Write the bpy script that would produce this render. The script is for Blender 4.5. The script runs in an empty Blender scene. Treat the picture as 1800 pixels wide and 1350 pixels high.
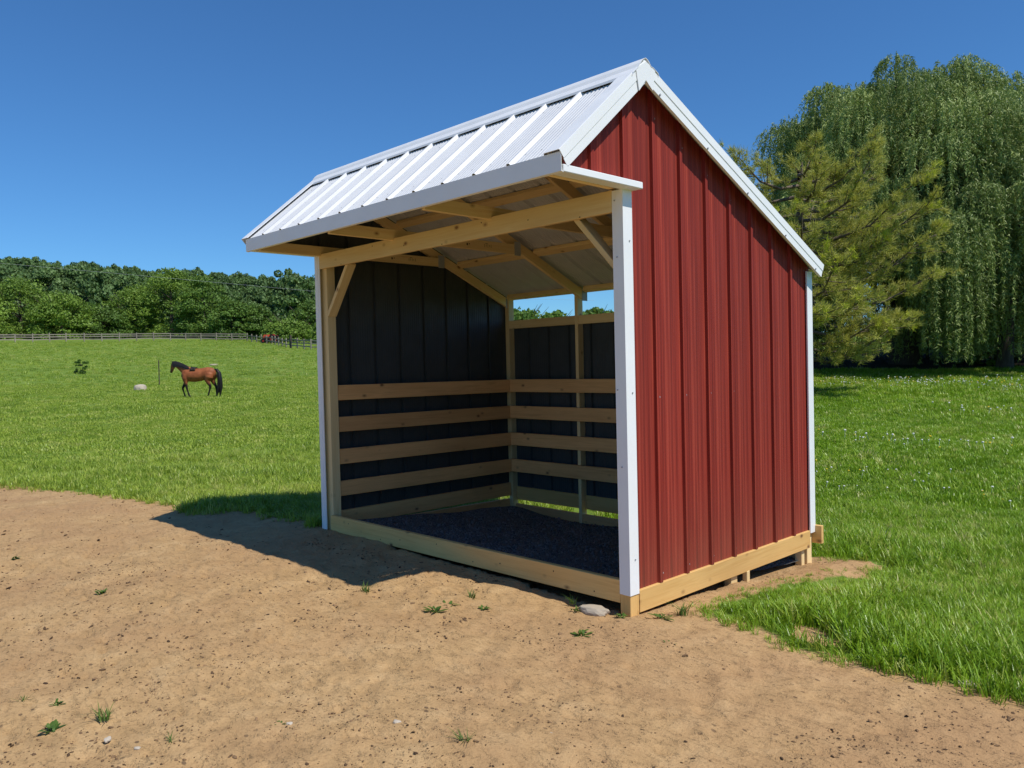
import bpy, bmesh, math, random
import numpy as np
from mathutils import Vector, Matrix

random.seed(7)
RNG = np.random.default_rng(11)
scene = bpy.context.scene
col = scene.collection
R = math.radians

# ------------------------------------------------------------------ camera
cam_d = bpy.data.cameras.new('camera')
cam = bpy.data.objects.new('camera', cam_d)
col.objects.link(cam)
scene.camera = cam
CAM = Vector((3.052, -3.927, 1.554))
YAW, PITCH, ROLL = -0.8023, -0.0245, -0.0236
fw = Vector((math.sin(YAW) * math.cos(PITCH), math.cos(YAW) * math.cos(PITCH), math.sin(PITCH)))
rt0 = Vector((math.cos(YAW), -math.sin(YAW), 0))
up0 = rt0.cross(fw)
rt = rt0 * math.cos(ROLL) + up0 * math.sin(ROLL)
up = -rt0 * math.sin(ROLL) + up0 * math.cos(ROLL)
cam.matrix_world = Matrix(((rt.x, up.x, -fw.x, CAM.x), (rt.y, up.y, -fw.y, CAM.y),
                           (rt.z, up.z, -fw.z, CAM.z), (0, 0, 0, 1)))
cam_d.sensor_width = 36.0
cam_d.lens = 1408.0 / 1800.0 * 36.0
cam_d.clip_start = 0.05
cam_d.clip_end = 6000

# ------------------------------------------------------------------ world, sun, exposure
SUN_EL, SUN_AZ = 56.0, 8.0            # azimuth measured from +X towards +Y
world = bpy.data.worlds.new('World')
scene.world = world
world.use_nodes = True
wn = world.node_tree.nodes
wl = world.node_tree.links
bg = wn['Background']
sky = wn.new('ShaderNodeTexSky')
sky.sky_type = 'NISHITA'
sky.sun_disc = False
sky.sun_elevation = R(SUN_EL)
sky.sun_rotation = R(90.0 - SUN_AZ)
sky.altitude = 0
sky.air_density = 1.0
sky.dust_density = 0.0
sky.ozone_density = 10.0
# deeper blue, the same for the whole sky
tnt = wn.new('ShaderNodeMix'); tnt.data_type = 'RGBA'; tnt.blend_type = 'MULTIPLY'
tnt.inputs[0].default_value = 1.0
tnt.inputs[7].default_value = (.58, .87, 1.02, 1)
wl.new(sky.outputs[0], tnt.inputs[6])
wl.new(tnt.outputs[2], bg.inputs[0])
bg.inputs[1].default_value = 0.104

sun_d = bpy.data.lights.new('sun', 'SUN')
sun_d.energy = 3.9
sun_d.angle = R(0.5)
sun_d.color = (1.0, 0.95, 0.87)
sun = bpy.data.objects.new('sun', sun_d)
col.objects.link(sun)
SDIR = Vector((math.cos(R(SUN_EL)) * math.cos(R(SUN_AZ)), math.cos(R(SUN_EL)) * math.sin(R(SUN_AZ)), math.sin(R(SUN_EL))))
sun.rotation_euler = SDIR.to_track_quat('Z', 'Y').to_euler()
sun.location = (8, 2, 14)

vs = scene.view_settings
vs.view_transform = 'Standard'
vs.look = 'None'
vs.exposure = 0.21
vs.gamma = 1.0
scene.cycles.use_denoising = True
scene.cycles.max_bounces = 8
scene.cycles.diffuse_bounces = 4
scene.cycles.transparent_max_bounces = 8


# ------------------------------------------------------------------ helpers: objects
def tag(o, label=None, cat=None, group=None, kind=None):
    if label: o['label'] = label
    if cat: o['category'] = cat
    if group: o['group'] = group
    if kind: o['kind'] = kind
    return o


def empty(name, loc=(0, 0, 0), rz=0):
    o = bpy.data.objects.new(name, None)
    o.empty_display_size = 0.2
    col.objects.link(o)
    o.location = loc
    o.rotation_euler = (0, 0, rz)
    return o


def link(name, me, mats, parent=None):
    o = bpy.data.objects.new(name, me)
    col.objects.link(o)
    for m in (mats if isinstance(mats, (list, tuple)) else [mats]):
        if m is not None and len(me.materials) < (len(mats) if isinstance(mats, (list, tuple)) else 1):
            me.materials.append(m)
    if parent: o.parent = parent
    return o


def pymesh(name, verts, faces, mats, parent=None, midx=None, smooth=False):
    me = bpy.data.meshes.new(name)
    me.from_pydata([tuple(v) for v in verts], [], faces)
    if midx is not None:
        me.polygons.foreach_set('material_index', midx)
    if smooth:
        me.polygons.foreach_set('use_smooth', [True] * len(me.polygons))
    me.update()
    return link(name, me, mats, parent)


def npmesh(name, V, F, mats, parent=None, attrs=None, smooth=False):
    """V (n,3), F (m,k) numpy arrays -> mesh object; attrs: per-vertex float attributes"""
    me = bpy.data.meshes.new(name)
    V = np.asarray(V, np.float32); F = np.asarray(F, np.int32)
    k = F.shape[1]
    me.vertices.add(len(V)); me.vertices.foreach_set('co', V.ravel())
    me.loops.add(F.size); me.loops.foreach_set('vertex_index', F.ravel())
    me.polygons.add(len(F))
    me.polygons.foreach_set('loop_start', np.arange(0, F.size, k, dtype=np.int32))
    me.polygons.foreach_set('loop_total', np.full(len(F), k, np.int32))
    if smooth:
        me.polygons.foreach_set('use_smooth', np.ones(len(F), bool))
    me.update(calc_edges=True)
    for n, a in (attrs or {}).items():
        at = me.attributes.new(n, 'FLOAT', 'POINT')
        at.data.foreach_set('value', np.asarray(a, np.float32).ravel())
    return link(name, me, mats, parent)


def bm_obj(name, bm, mats, parent=None, smooth=False):
    me = bpy.data.meshes.new(name)
    bm.to_mesh(me); bm.free()
    if smooth:
        me.polygons.foreach_set('use_smooth', [True] * len(me.polygons))
    return link(name, me, mats, parent)


_box_cache = {}


def box_mesh(lx, ly, lz, bev, mat, key):
    k = (round(lx, 3), round(ly, 3), round(lz, 3), round(bev, 4), mat.name, key)
    if k in _box_cache: return _box_cache[k]
    bm = bmesh.new()
    bmesh.ops.create_cube(bm, size=1.0)
    bmesh.ops.scale(bm, vec=(lx, ly, lz), verts=bm.verts)
    if bev > 0:
        bmesh.ops.bevel(bm, geom=bm.edges[:], offset=bev, segments=1, affect='EDGES')
    me = bpy.data.meshes.new(key)
    bm.to_mesh(me); bm.free()
    me.materials.append(mat)
    _box_cache[k] = me
    return me


def board(name, p0, p1, thick, width, mat, parent=None, side=(0, 0, 1), bev=0.003):
    """a plank whose local X runs from p0 to p1 (centre line); width along `side`, thick along the third axis"""
    p0 = Vector(p0); p1 = Vector(p1)
    X = (p1 - p0); L = X.length; X.normalize()
    Z = Vector(side); Z = (Z - X * Z.dot(X)).normalized()
    Y = Z.cross(X)
    o = bpy.data.objects.new(name, box_mesh(L, thick, width, bev, mat, name))
    col.objects.link(o)
    if parent: o.parent = parent
    c = (p0 + p1) / 2
    o.matrix_local = Matrix(((X.x, Y.x, Z.x, c.x), (X.y, Y.y, Z.y, c.y), (X.z, Y.z, Z.z, c.z), (0, 0, 0, 1)))
    return o


def tube_data(pts, radii, n=8):
    """tapered tube through pts -> verts, quads"""
    pts = [Vector(p) for p in pts]
    V, F = [], []
    prev = None
    for i, p in enumerate(pts):
        d = (pts[min(i + 1, len(pts) - 1)] - pts[max(i - 1, 0)]).normalized()
        a = prev if prev is not None else (Vector((1, 0, 0)) if abs(d.x) < .9 else Vector((0, 1, 0)))
        a = (a - d * a.dot(d)).normalized(); prev = a
        b = d.cross(a)
        for k in range(n):
            t = 2 * math.pi * k / n
            V.append(p + (a * math.cos(t) + b * math.sin(t)) * radii[i])
    for i in range(len(pts) - 1):
        for k in range(n):
            k2 = (k + 1) % n
            F.append((i * n + k, i * n + k2, (i + 1) * n + k2, (i + 1) * n + k))
    return V, F


def join_tubes(lst):
    V, F = [], []
    for v, f in lst:
        o = len(V); V += v; F += [tuple(i + o for i in q) for q in f]
    return V, F


# ------------------------------------------------------------------ helpers: noise
def _hash(ix, iy, seed):
    h = (ix.astype(np.int64) * 374761393 + iy.astype(np.int64) * 668265263 + seed * 1442695041) & 0xffffffff
    h = ((h ^ (h >> 13)) * 1274126177) & 0xffffffff
    h = h ^ (h >> 16)
    return (h & 0xffffff) / float(0xffffff)


def vnoise(x, y, seed=0):
    x = np.asarray(x, float); y = np.asarray(y, float)
    ix = np.floor(x); iy = np.floor(y)
    fx = x - ix; fy = y - iy
    fx = fx * fx * (3 - 2 * fx); fy = fy * fy * (3 - 2 * fy)
    a = _hash(ix, iy, seed); b = _hash(ix + 1, iy, seed); c = _hash(ix, iy + 1, seed); d = _hash(ix + 1, iy + 1, seed)
    return (a * (1 - fx) + b * fx) * (1 - fy) + (c * (1 - fx) + d * fx) * fy - 0.5


def fbm(x, y, seed=0, octv=3):
    s = 0; a = 1.0
    for o in range(octv):
        s = s + a * vnoise(x * 2 ** o + 17.3 * o, y * 2 ** o - 9.1 * o, seed + o); a *= .5
    return s


def sstep(a, b, x):
    t = np.clip((x - a) / (b - a), 0, 1)
    return t * t * (3 - 2 * t)


# ------------------------------------------------------------------ materials
def new_mat(name):
    m = bpy.data.materials.new(name)
    m.use_nodes = True
    nt = m.node_tree
    return m, nt, nt.nodes, nt.links, nt.nodes['Principled BSDF']


def N(nt, t, **kw):
    n = nt.nodes.new(t)
    for k, v in kw.items():
        if k.startswith('i_'):
            n.inputs[k[2:].replace('_', ' ')].default_value = v
        else:
            setattr(n, k, v)
    return n


def ramp(nt, fac, stops, interp='LINEAR'):
    r = nt.nodes.new('ShaderNodeValToRGB')
    r.color_ramp.interpolation = interp
    e = r.color_ramp.elements
    e[0].position, e[0].color = stops[0][0], (*stops[0][1], 1)
    e[1].position, e[1].color = stops[-1][0], (*stops[-1][1], 1)
    for p, c in stops[1:-1]:
        q = e.new(p); q.color = (*c, 1)
    if fac is not None: nt.links.new(fac, r.inputs[0])
    return r


def mixc(nt, fac, a, b, blend='MIX'):
    m = nt.nodes.new('ShaderNodeMix'); m.data_type = 'RGBA'; m.blend_type = blend
    for sock, v in ((m.inputs[0], fac), (m.inputs[6], a), (m.inputs[7], b)):
        if hasattr(v, 'links') or isinstance(v, bpy.types.NodeSocket): nt.links.new(v, sock)
        elif isinstance(v, (int, float)): sock.default_value = v
        else: sock.default_value = (*v, 1)
    return m.outputs[2]


def math_n(nt, op, a, b=None, c=None, clamp=False):
    m = nt.nodes.new('ShaderNodeMath'); m.operation = op; m.use_clamp = clamp
    for i, v in enumerate((a, b, c)):
        if v is None: continue
        if isinstance(v, bpy.types.NodeSocket): nt.links.new(v, m.inputs[i])
        else: m.inputs[i].default_value = v
    return m.outputs[0]


def coords(nt, kind='Object', scale=(1, 1, 1), jitter=False):
    tc = nt.nodes.new('ShaderNodeTexCoord')
    mp = nt.nodes.new('ShaderNodeMapping')
    mp.inputs['Scale'].default_value = scale
    nt.links.new(tc.outputs[kind], mp.inputs[0])
    if jitter:
        oi = nt.nodes.new('ShaderNodeObjectInfo')
        s = math_n(nt, 'MULTIPLY', oi.outputs['Random'], 37.0)
        cb = nt.nodes.new('ShaderNodeCombineXYZ')
        for i in range(3): nt.links.new(s, cb.inputs[i])
        nt.links.new(cb.outputs[0], mp.inputs['Location'])
    return mp.outputs[0]


def noise(nt, vec, scale=5, detail=3, rough=.5, dist=0.0):
    n = nt.nodes.new('ShaderNodeTexNoise')
    n.inputs['Scale'].default_value = scale; n.inputs['Detail'].default_value = detail
    n.inputs['Roughness'].default_value = rough; n.inputs['Distortion'].default_value = dist
    nt.links.new(vec, n.inputs['Vector'])
    return n.outputs[0]


def bump(nt, bsdf, h, strength=.3, dist=.01):
    b = nt.nodes.new('ShaderNodeBump')
    b.inputs['Strength'].default_value = strength; b.inputs['Distance'].default_value = dist
    nt.links.new(h, b.inputs['Height']); nt.links.new(b.outputs[0], bsdf.inputs['Normal'])
    return b


def wood_mat(name, light, mid, dark, weather=0.0):
    m, nt, nd, lk, bs = new_mat(name)
    v = coords(nt, 'Object', (1, 1, 1), True)
    mp = N(nt, 'ShaderNodeMapping'); mp.inputs['Scale'].default_value = (.9, 22, 22); lk.new(v, mp.inputs[0])
    g1 = noise(nt, mp.outputs[0], 1.6, 4, .6, .6)
    mp2 = N(nt, 'ShaderNodeMapping'); mp2.inputs['Scale'].default_value = (1.5, 8, 8); lk.new(v, mp2.inputs[0])
    g2 = noise(nt, mp2.outputs[0], 1.0, 2, .5)
    c = ramp(nt, g1, [(.3, mid), (.5, light), (.72, mid)]).outputs[0]
    c = mixc(nt, ramp(nt, g2, [(.42, (0, 0, 0)), (.7, (.55, .55, .55))]).outputs[0], c, mid)
    # knots
    vo = N(nt, 'ShaderNodeTexVoronoi'); vo.inputs['Scale'].default_value = 4.6; vo.inputs['Randomness'].default_value = 1
    mp3 = N(nt, 'ShaderNodeMapping'); mp3.inputs['Scale'].default_value = (1.0, 1.6, 1.6); lk.new(v, mp3.inputs[0]); lk.new(mp3.outputs[0], vo.inputs['Vector'])
    kn = ramp(nt, vo.outputs['Distance'], [(.06, (.9, .9, .9)), (.10, (.38, .38, .38)), (.17, (0, 0, 0))]).outputs[0]
    c = mixc(nt, kn, c, dark)
    big = noise(nt, v, .9, 2)
    c = mixc(nt, ramp(nt, big, [(.45, (0, 0, 0)), (.75, (weather,) * 3)]).outputs[0], c, dark)
    oi = N(nt, 'ShaderNodeObjectInfo')
    hs = N(nt, 'ShaderNodeHueSaturation'); lk.new(c, hs.inputs['Color'])
    lk.new(math_n(nt, 'MULTIPLY_ADD', oi.outputs['Random'], .3, .84), hs.inputs['Value'])
    lk.new(hs.outputs[0], bs.inputs['Base Color'])
    bs.inputs['Roughness'].default_value = .75
    bs.inputs['Specular IOR Level'].default_value = .25
    bump(nt, bs, g1, .12, .004)
    return m


def metal_mat(name, colr, rough=.38, streak=0.0, dirt=.12, spec=.4):
    m, nt, nd, lk, bs = new_mat(name)
    v = coords(nt, 'Object', (1, 1, 1), True)
    n1 = noise(nt, v, 2.5, 4, .6)
    dk = tuple(c * (1 - dirt) for c in colr)
    c = ramp(nt, n1, [(.35, dk), (.65, colr)]).outputs[0]
    lk.new(c, bs.inputs['Base Color'])
    r = ramp(nt, noise(nt, v, 9, 3), [(.3, (rough - .08,) * 3), (.7, (rough + .12,) * 3)]).outputs[0]
    lk.new(r, bs.inputs['Roughness'])
    bs.inputs['Specular IOR Level'].default_value = spec
    bump(nt, bs, noise(nt, v, 3, 2), .04, .02)
    return m


def red_mat():
    m, nt, nd, lk, bs = new_mat('red_woodgrain_siding')
    tc = N(nt, 'ShaderNodeTexCoord')
    oi = N(nt, 'ShaderNodeObjectInfo')
    def mp(sc):
        q = N(nt, 'ShaderNodeMapping'); q.inputs['Scale'].default_value = sc; lk.new(tc.outputs['Object'], q.inputs[0]); return q.outputs[0]
    a = noise(nt, mp((40, 40, .45)), 1.0, 4, .65, .5)
    b = noise(nt, mp((120, 120, 1.4)), 1.0, 2, .5, .2)
    d = noise(nt, mp((5, 5, .25)), 1.0, 2)
    c = ramp(nt, a, [(.30, (.105, .0125, .0095)), (.5, (.285, .0300, .0190)), (.68, (.47, .072, .042))]).outputs[0]
    c = mixc(nt, math_n(nt, 'MULTIPLY', b, .5), c, (.11, .019, .016))
    c = mixc(nt, ramp(nt, d, [(.4, (0, 0, 0)), (.75, (.4, .4, .4))]).outputs[0], c, (.22, .040, .028))
    # faint splash dirt towards the bottom edge
    sp = N(nt, 'ShaderNodeSeparateXYZ'); lk.new(tc.outputs['Object'], sp.inputs[0])
    lo = math_n(nt, 'MULTIPLY', math_n(nt, 'SUBTRACT', .75, sp.outputs[2], clamp=True), noise(nt, mp((6, 6, 3)), 1, 3), clamp=True)
    c = mixc(nt, math_n(nt, 'MULTIPLY', lo, .5), c, (.26, .13, .075))
    hs = N(nt, 'ShaderNodeHueSaturation'); lk.new(c, hs.inputs['Color'])
    lk.new(math_n(nt, 'MULTIPLY_ADD', oi.outputs['Random'], .2, .92), hs.inputs['Value'])
    lk.new(hs.outputs[0], bs.inputs['Base Color'])
    bs.inputs['Roughness'].default_value = .6
    bs.inputs['Specular IOR Level'].default_value = .15
    bump(nt, bs, a, .12, .003)
    return m


M = {}
M['wood'] = wood_mat('spruce_lumber', (.82, .64, .33), (.74, .53, .245), (.22, .11, .05), .12)  # frame lumber, colour lightened to make up for the shade it stands in
M['wood_skirt'] = wood_mat('sun_tone_lumber', (.78, .49, .18), (.66, .385, .125), (.16, .07, .03), .25)  # same lumber in a deeper tone, coloured for boards in full sun
M['wood_in'] = wood_mat('inside_lumber', (.80, .46, .19), (.64, .34, .13), (.16, .075, .035), .25)  # browner lumber for the boards inside
M['wood_grey'] = wood_mat('weathered_rail', (.32, .28, .22), (.22, .19, .15), (.07, .06, .05), .4)
M['white'] = metal_mat('white_painted_steel', (.67, .68, .69), .40, dirt=.07)  # roof white, toned down for the sunlit slope
M['white_trim'] = metal_mat('white_trim_steel', (.84, .85, .85), .42, dirt=.05)  # same white made lighter, to brighten trims that lie in shade
M['red'] = red_mat()
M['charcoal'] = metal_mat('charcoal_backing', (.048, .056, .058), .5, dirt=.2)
M['underside'] = metal_mat('grey_backing', (.56, .58, .59), .45, dirt=.12)
M['galv'] = metal_mat('galvanised_plate', (.42, .44, .46), .4, dirt=.3)
M['foam'] = metal_mat('black_foam', (.015, .015, .016), .9, dirt=.1, spec=.1)
M['screw'] = metal_mat('screw_head', (.40, .41, .43), .4, dirt=.2)


def leaf_mat(name, c1, c2, trans=.3, rough=.55, patch=.35, translucent=None, spec=.3):
    """foliage: colour varies with the per-vertex 'tint', the object and a slow world noise"""
    m, nt, nd, lk, bs = new_mat(name)
    at = N(nt, 'ShaderNodeAttribute', attribute_name='tint')
    oi = N(nt, 'ShaderNodeObjectInfo')
    geo = N(nt, 'ShaderNodeNewGeometry')
    f = math_n(nt, 'ADD', math_n(nt, 'MULTIPLY', at.outputs['Fac'], .7), math_n(nt, 'MULTIPLY', oi.outputs['Random'], .3))
    c = mixc(nt, f, c1, c2)
    lk.new(c, bs.inputs['Base Color'])
    bs.inputs['Roughness'].default_value = rough
    bs.inputs['Specular IOR Level'].default_value = spec
    if trans > 0:
        tr = N(nt, 'ShaderNodeBsdfTranslucent')
        lk.new(mixc(nt, .5, c, translucent or (.25, .32, .04)), tr.inputs['Color'])
        mx = N(nt, 'ShaderNodeMixShader'); mx.inputs[0].default_value = trans
        lk.new(bs.outputs[0], mx.inputs[1]); lk.new(tr.outputs[0], mx.inputs[2])
        lk.new(mx.outputs[0], nd['Material Output'].inputs[0])
    return m


def grass_mat(name, cols, trans=.35):
    m, nt, nd, lk, bs = new_mat(name)
    oi = N(nt, 'ShaderNodeObjectInfo')
    v = N(nt, 'ShaderNodeMapping'); v.inputs['Scale'].default_value = (1, 1, 0)
    lk.new(oi.outputs['Location'], v.inputs[0])
    n1 = noise(nt, v.outputs[0], .35, 3, .6)
    n2 = noise(nt, v.outputs[0], 2.2, 2, .6)
    f = math_n(nt, 'ADD', math_n(nt, 'MULTIPLY', n1, .65), math_n(nt, 'MULTIPLY', n2, .45))
    f = math_n(nt, 'ADD', f, math_n(nt, 'MULTIPLY_ADD', math_n(nt, 'POWER', oi.outputs['Random'], 2.0), .42, -.20))
    c = ramp(nt, f, cols).outputs[0]
    lk.new(c, bs.inputs['Base Color'])
    bs.inputs['Roughness'].default_value = .38
    bs.inputs['Specular IOR Level'].default_value = .4
    tr = N(nt, 'ShaderNodeBsdfTranslucent')
    lk.new(mixc(nt, .35, c, (.22, .30, .03)), tr.inputs['Color'])
    mx = N(nt, 'ShaderNodeMixShader'); mx.inputs[0].default_value = trans
    lk.new(bs.outputs[0], mx.inputs[1]); lk.new(tr.outputs[0], mx.inputs[2])
    lk.new(mx.outputs[0], nd['Material Output'].inputs[0])
    return m


def bark_mat(name, a, b):
    m, nt, nd, lk, bs = new_mat(name)
    v = coords(nt, 'Object', (1, 1, .25))
    n1 = noise(nt, v, 9, 5, .65, .4)
    lk.new(ramp(nt, n1, [(.3, a), (.7, b)]).outputs[0], bs.inputs['Base Color'])
    bs.inputs['Roughness'].default_value = .9
    bump(nt, bs, n1, .5, .03)
    return m


M['bark'] = bark_mat('bark', (.035, .027, .02), (.11, .085, .06))
M['pine_bark'] = bark_mat('pine_bark', (.07, .05, .04), (.20, .15, .115))
M['willow_leaf'] = leaf_mat('willow_leaf', (.058, .108, .020), (.390, .465, .145), .17, translucent=(.26, .38, .06))
M['pine_needle'] = leaf_mat('pine_needle', (.225, .245, .050), (.640, .620, .150), .34, translucent=(.60, .60, .09))
M['pine_shoot'] = leaf_mat('pine_shoot', (.42, .46, .035), (.60, .62, .06), .3)
M['tree_leaf'] = leaf_mat('tree_leaf', (.050, .105, .018), (.175, .300, .050), .3)
M['tree_leaf_light'] = leaf_mat('tree_leaf_light', (.090, .165, .022), (.270, .410, .058), .3)
M['forest_leaf'] = leaf_mat('forest_leaf', (.050, .100, .034), (.175, .285, .085), .25)
M['shrub_leaf'] = leaf_mat('shrub_leaf', (.040, .075, .016), (.11, .16, .036), .2)
M['weed_leaf'] = leaf_mat('weed_leaf', (.05, .11, .018), (.12, .20, .035), .25)
M['lawn_blade'] = grass_mat('lawn_blade', [(.20, (.130, .240, .012)), (.40, (.215, .385, .016)), (.58, (.320, .490, .028)), (.74, (.50, .54, .13)), (.86, (.62, .55, .26))])
M['pasture_blade'] = grass_mat('pasture_blade', [(.20, (.170, .270, .026)), (.42, (.285, .405, .040)), (.62, (.400, .495, .062)), (.82, (.54, .55, .16))])


# ------------------------------------------------------------------ ground shape
FW2 = np.array([-0.719, 0.695]); RT2 = np.array([0.695, 0.719])
P0 = np.array([3.05, -3.93])                 # survey point, about where the photographer stands


def bearing_range(x, y):
    dx = x - P0[0]; dy = y - P0[1]
    return np.degrees(np.arctan2(dx * RT2[0] + dy * RT2[1], dx * FW2[0] + dy * FW2[1])), np.hypot(dx, dy)


def polar(b, r):
    b = math.radians(b)
    v = P0 + r * (math.cos(b) * FW2 + math.sin(b) * RT2)
    return float(v[0]), float(v[1])


LT_R = [0, 10, 22, 34, 44, 56, 70, 85, 105, 125, 150, 190, 260, 350, 450, 560, 900, 3000]
LT_Z = [0, 0, -.10, .0, .22, .80, 1.62, 2.6, 4.0, 5.5, 7.4, 10., 19., 31., 43., 45., 20., 0.]
RT_R = [0, 10, 18, 30, 45, 60, 100, 160, 300, 3000]
RT_Z = [0, -.05, .25, 1.02, 2.0, 2.8, 4.4, 6.0, 8.0, 8.0]

# bare earth: outline measured on the ground (metres)
DIRT = np.array([(-30, -4.9), (-14, -2.3), (-9.96, -1.34), (-9.1, -1.12), (-8.14, -.96), (-7.08, -.76), (-5.89, -.55), (-5.41, -.5),
                 (-5.2, -.2), (-4.85, -.13), (-4.24, .0), (-3.62, -.06), (-3.3, .0), (-3.0, .12), (-3.0, 2.4), (-.1, 2.4), (.05, 2.58),
                 (.28, 2.60), (.40, 2.25), (.22, 1.57), (.12, 1.03), (.10, .75), (.13, .45), (.30, .21), (.60, .25), (.85, .13), (1.04, .08),
                 (1.33, .11), (1.49, .13), (1.73, .11), (1.95, .10), (2.2, .16), (3.2, .0), (5.0, -.6), (9, -2), (9, -14), (-30, -16)])


def signed_dist(x, y, poly):
    """positive inside"""
    x = np.asarray(x, float).ravel(); y = np.asarray(y, float).ravel()
    d2 = np.full(x.shape, 1e18); ins = np.zeros(x.shape, bool)
    n = len(poly)
    for i in range(n):
        ax, ay = poly[i]; bx, by = poly[(i + 1) % n]
        ex, ey = bx - ax, by - ay
        t = np.clip(((x - ax) * ex + (y - ay) * ey) / (ex * ex + ey * ey), 0, 1)
        d2 = np.minimum(d2, (x - ax - t * ex) ** 2 + (y - ay - t * ey) ** 2)
        c = ((ay > y) != (by > y)) & (x < (bx - ax) * (y - ay) / (by - ay + 1e-12) + ax)
        ins ^= c
    return np.where(ins, 1, -1) * np.sqrt(d2)


def ground_z(x, y, fine=True):
    x = np.asarray(x, float); y = np.asarray(y, float)
    b, r = bearing_range(x, y)
    hz = np.interp(b, [-33, -26, -20, -14, -8, 0, 10], [1.03, .94, .86, .68, .52, .35, .15])
    zl = np.interp(r, LT_R, LT_Z)
    zl = np.where(r > 170, np.interp(170, LT_R, LT_Z) + (zl - np.interp(170, LT_R, LT_Z)) * hz, zl)
    zr = np.interp(r, RT_R, RT_Z)
    w = sstep(-8, 12, b)
    z = zl * (1 - w) + zr * w
    wb = sstep(55, 100, np.abs(b))
    z = z * (1 - wb) + np.minimum(r * .012, 5) * wb * sstep(6, 20, r)
    # the yard falls away a little towards the back of the shed
    fall = sstep(10, 3.5, y) * sstep(4.5, 1.2, x) * sstep(-14, -5, x)
    z = z - .058 * np.clip(y, 0, 2.6) * fall + .014 * np.clip(-x, 0, 3.8) * fall * sstep(-6, -1.5, y)
    away = np.clip(np.maximum(np.maximum(x - .15, -3.8 - x), np.maximum(y - 2.7, -.15 - y)), 0, 1)
    z = z + .07 * fbm(x / 2.3, y / 2.3, 3, 2) * (.25 + .75 * away) * sstep(120, 40, r)
    z = z + .25 * fbm(x / 14, y / 14, 8, 2) * sstep(15, 40, r)
    if fine:
        f = sstep(22, 8, r)
        z = z + f * (.022 * fbm(x / .34, y / .34, 21, 2) + .014 * fbm(x / .07, y / .07, 31, 2))
        # trampled clods
        ca, sa = math.cos(.5), math.sin(.5)
        c = np.clip(vnoise((x * ca + y * sa) / .13, (-x * sa + y * ca) / .055, 41) + .5 - .74, 0, 1)
        z = z - f * c * .085
    # a dip of spoil along the long side wall
    z = z + .05 * np.exp(-((x - .28) / .16) ** 2) * sstep(.5, 1.2, y) * sstep(3.2, 2.4, y)
    inside = (x > -3.6) & (x < -.05) & (y > .06) & (y < 2.45)
    z = np.where(inside, -.05 - .05 * y, z)
    return z


def gz(x, y):
    return float(ground_z(np.array([x]), np.array([y]), False)[0])


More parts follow.
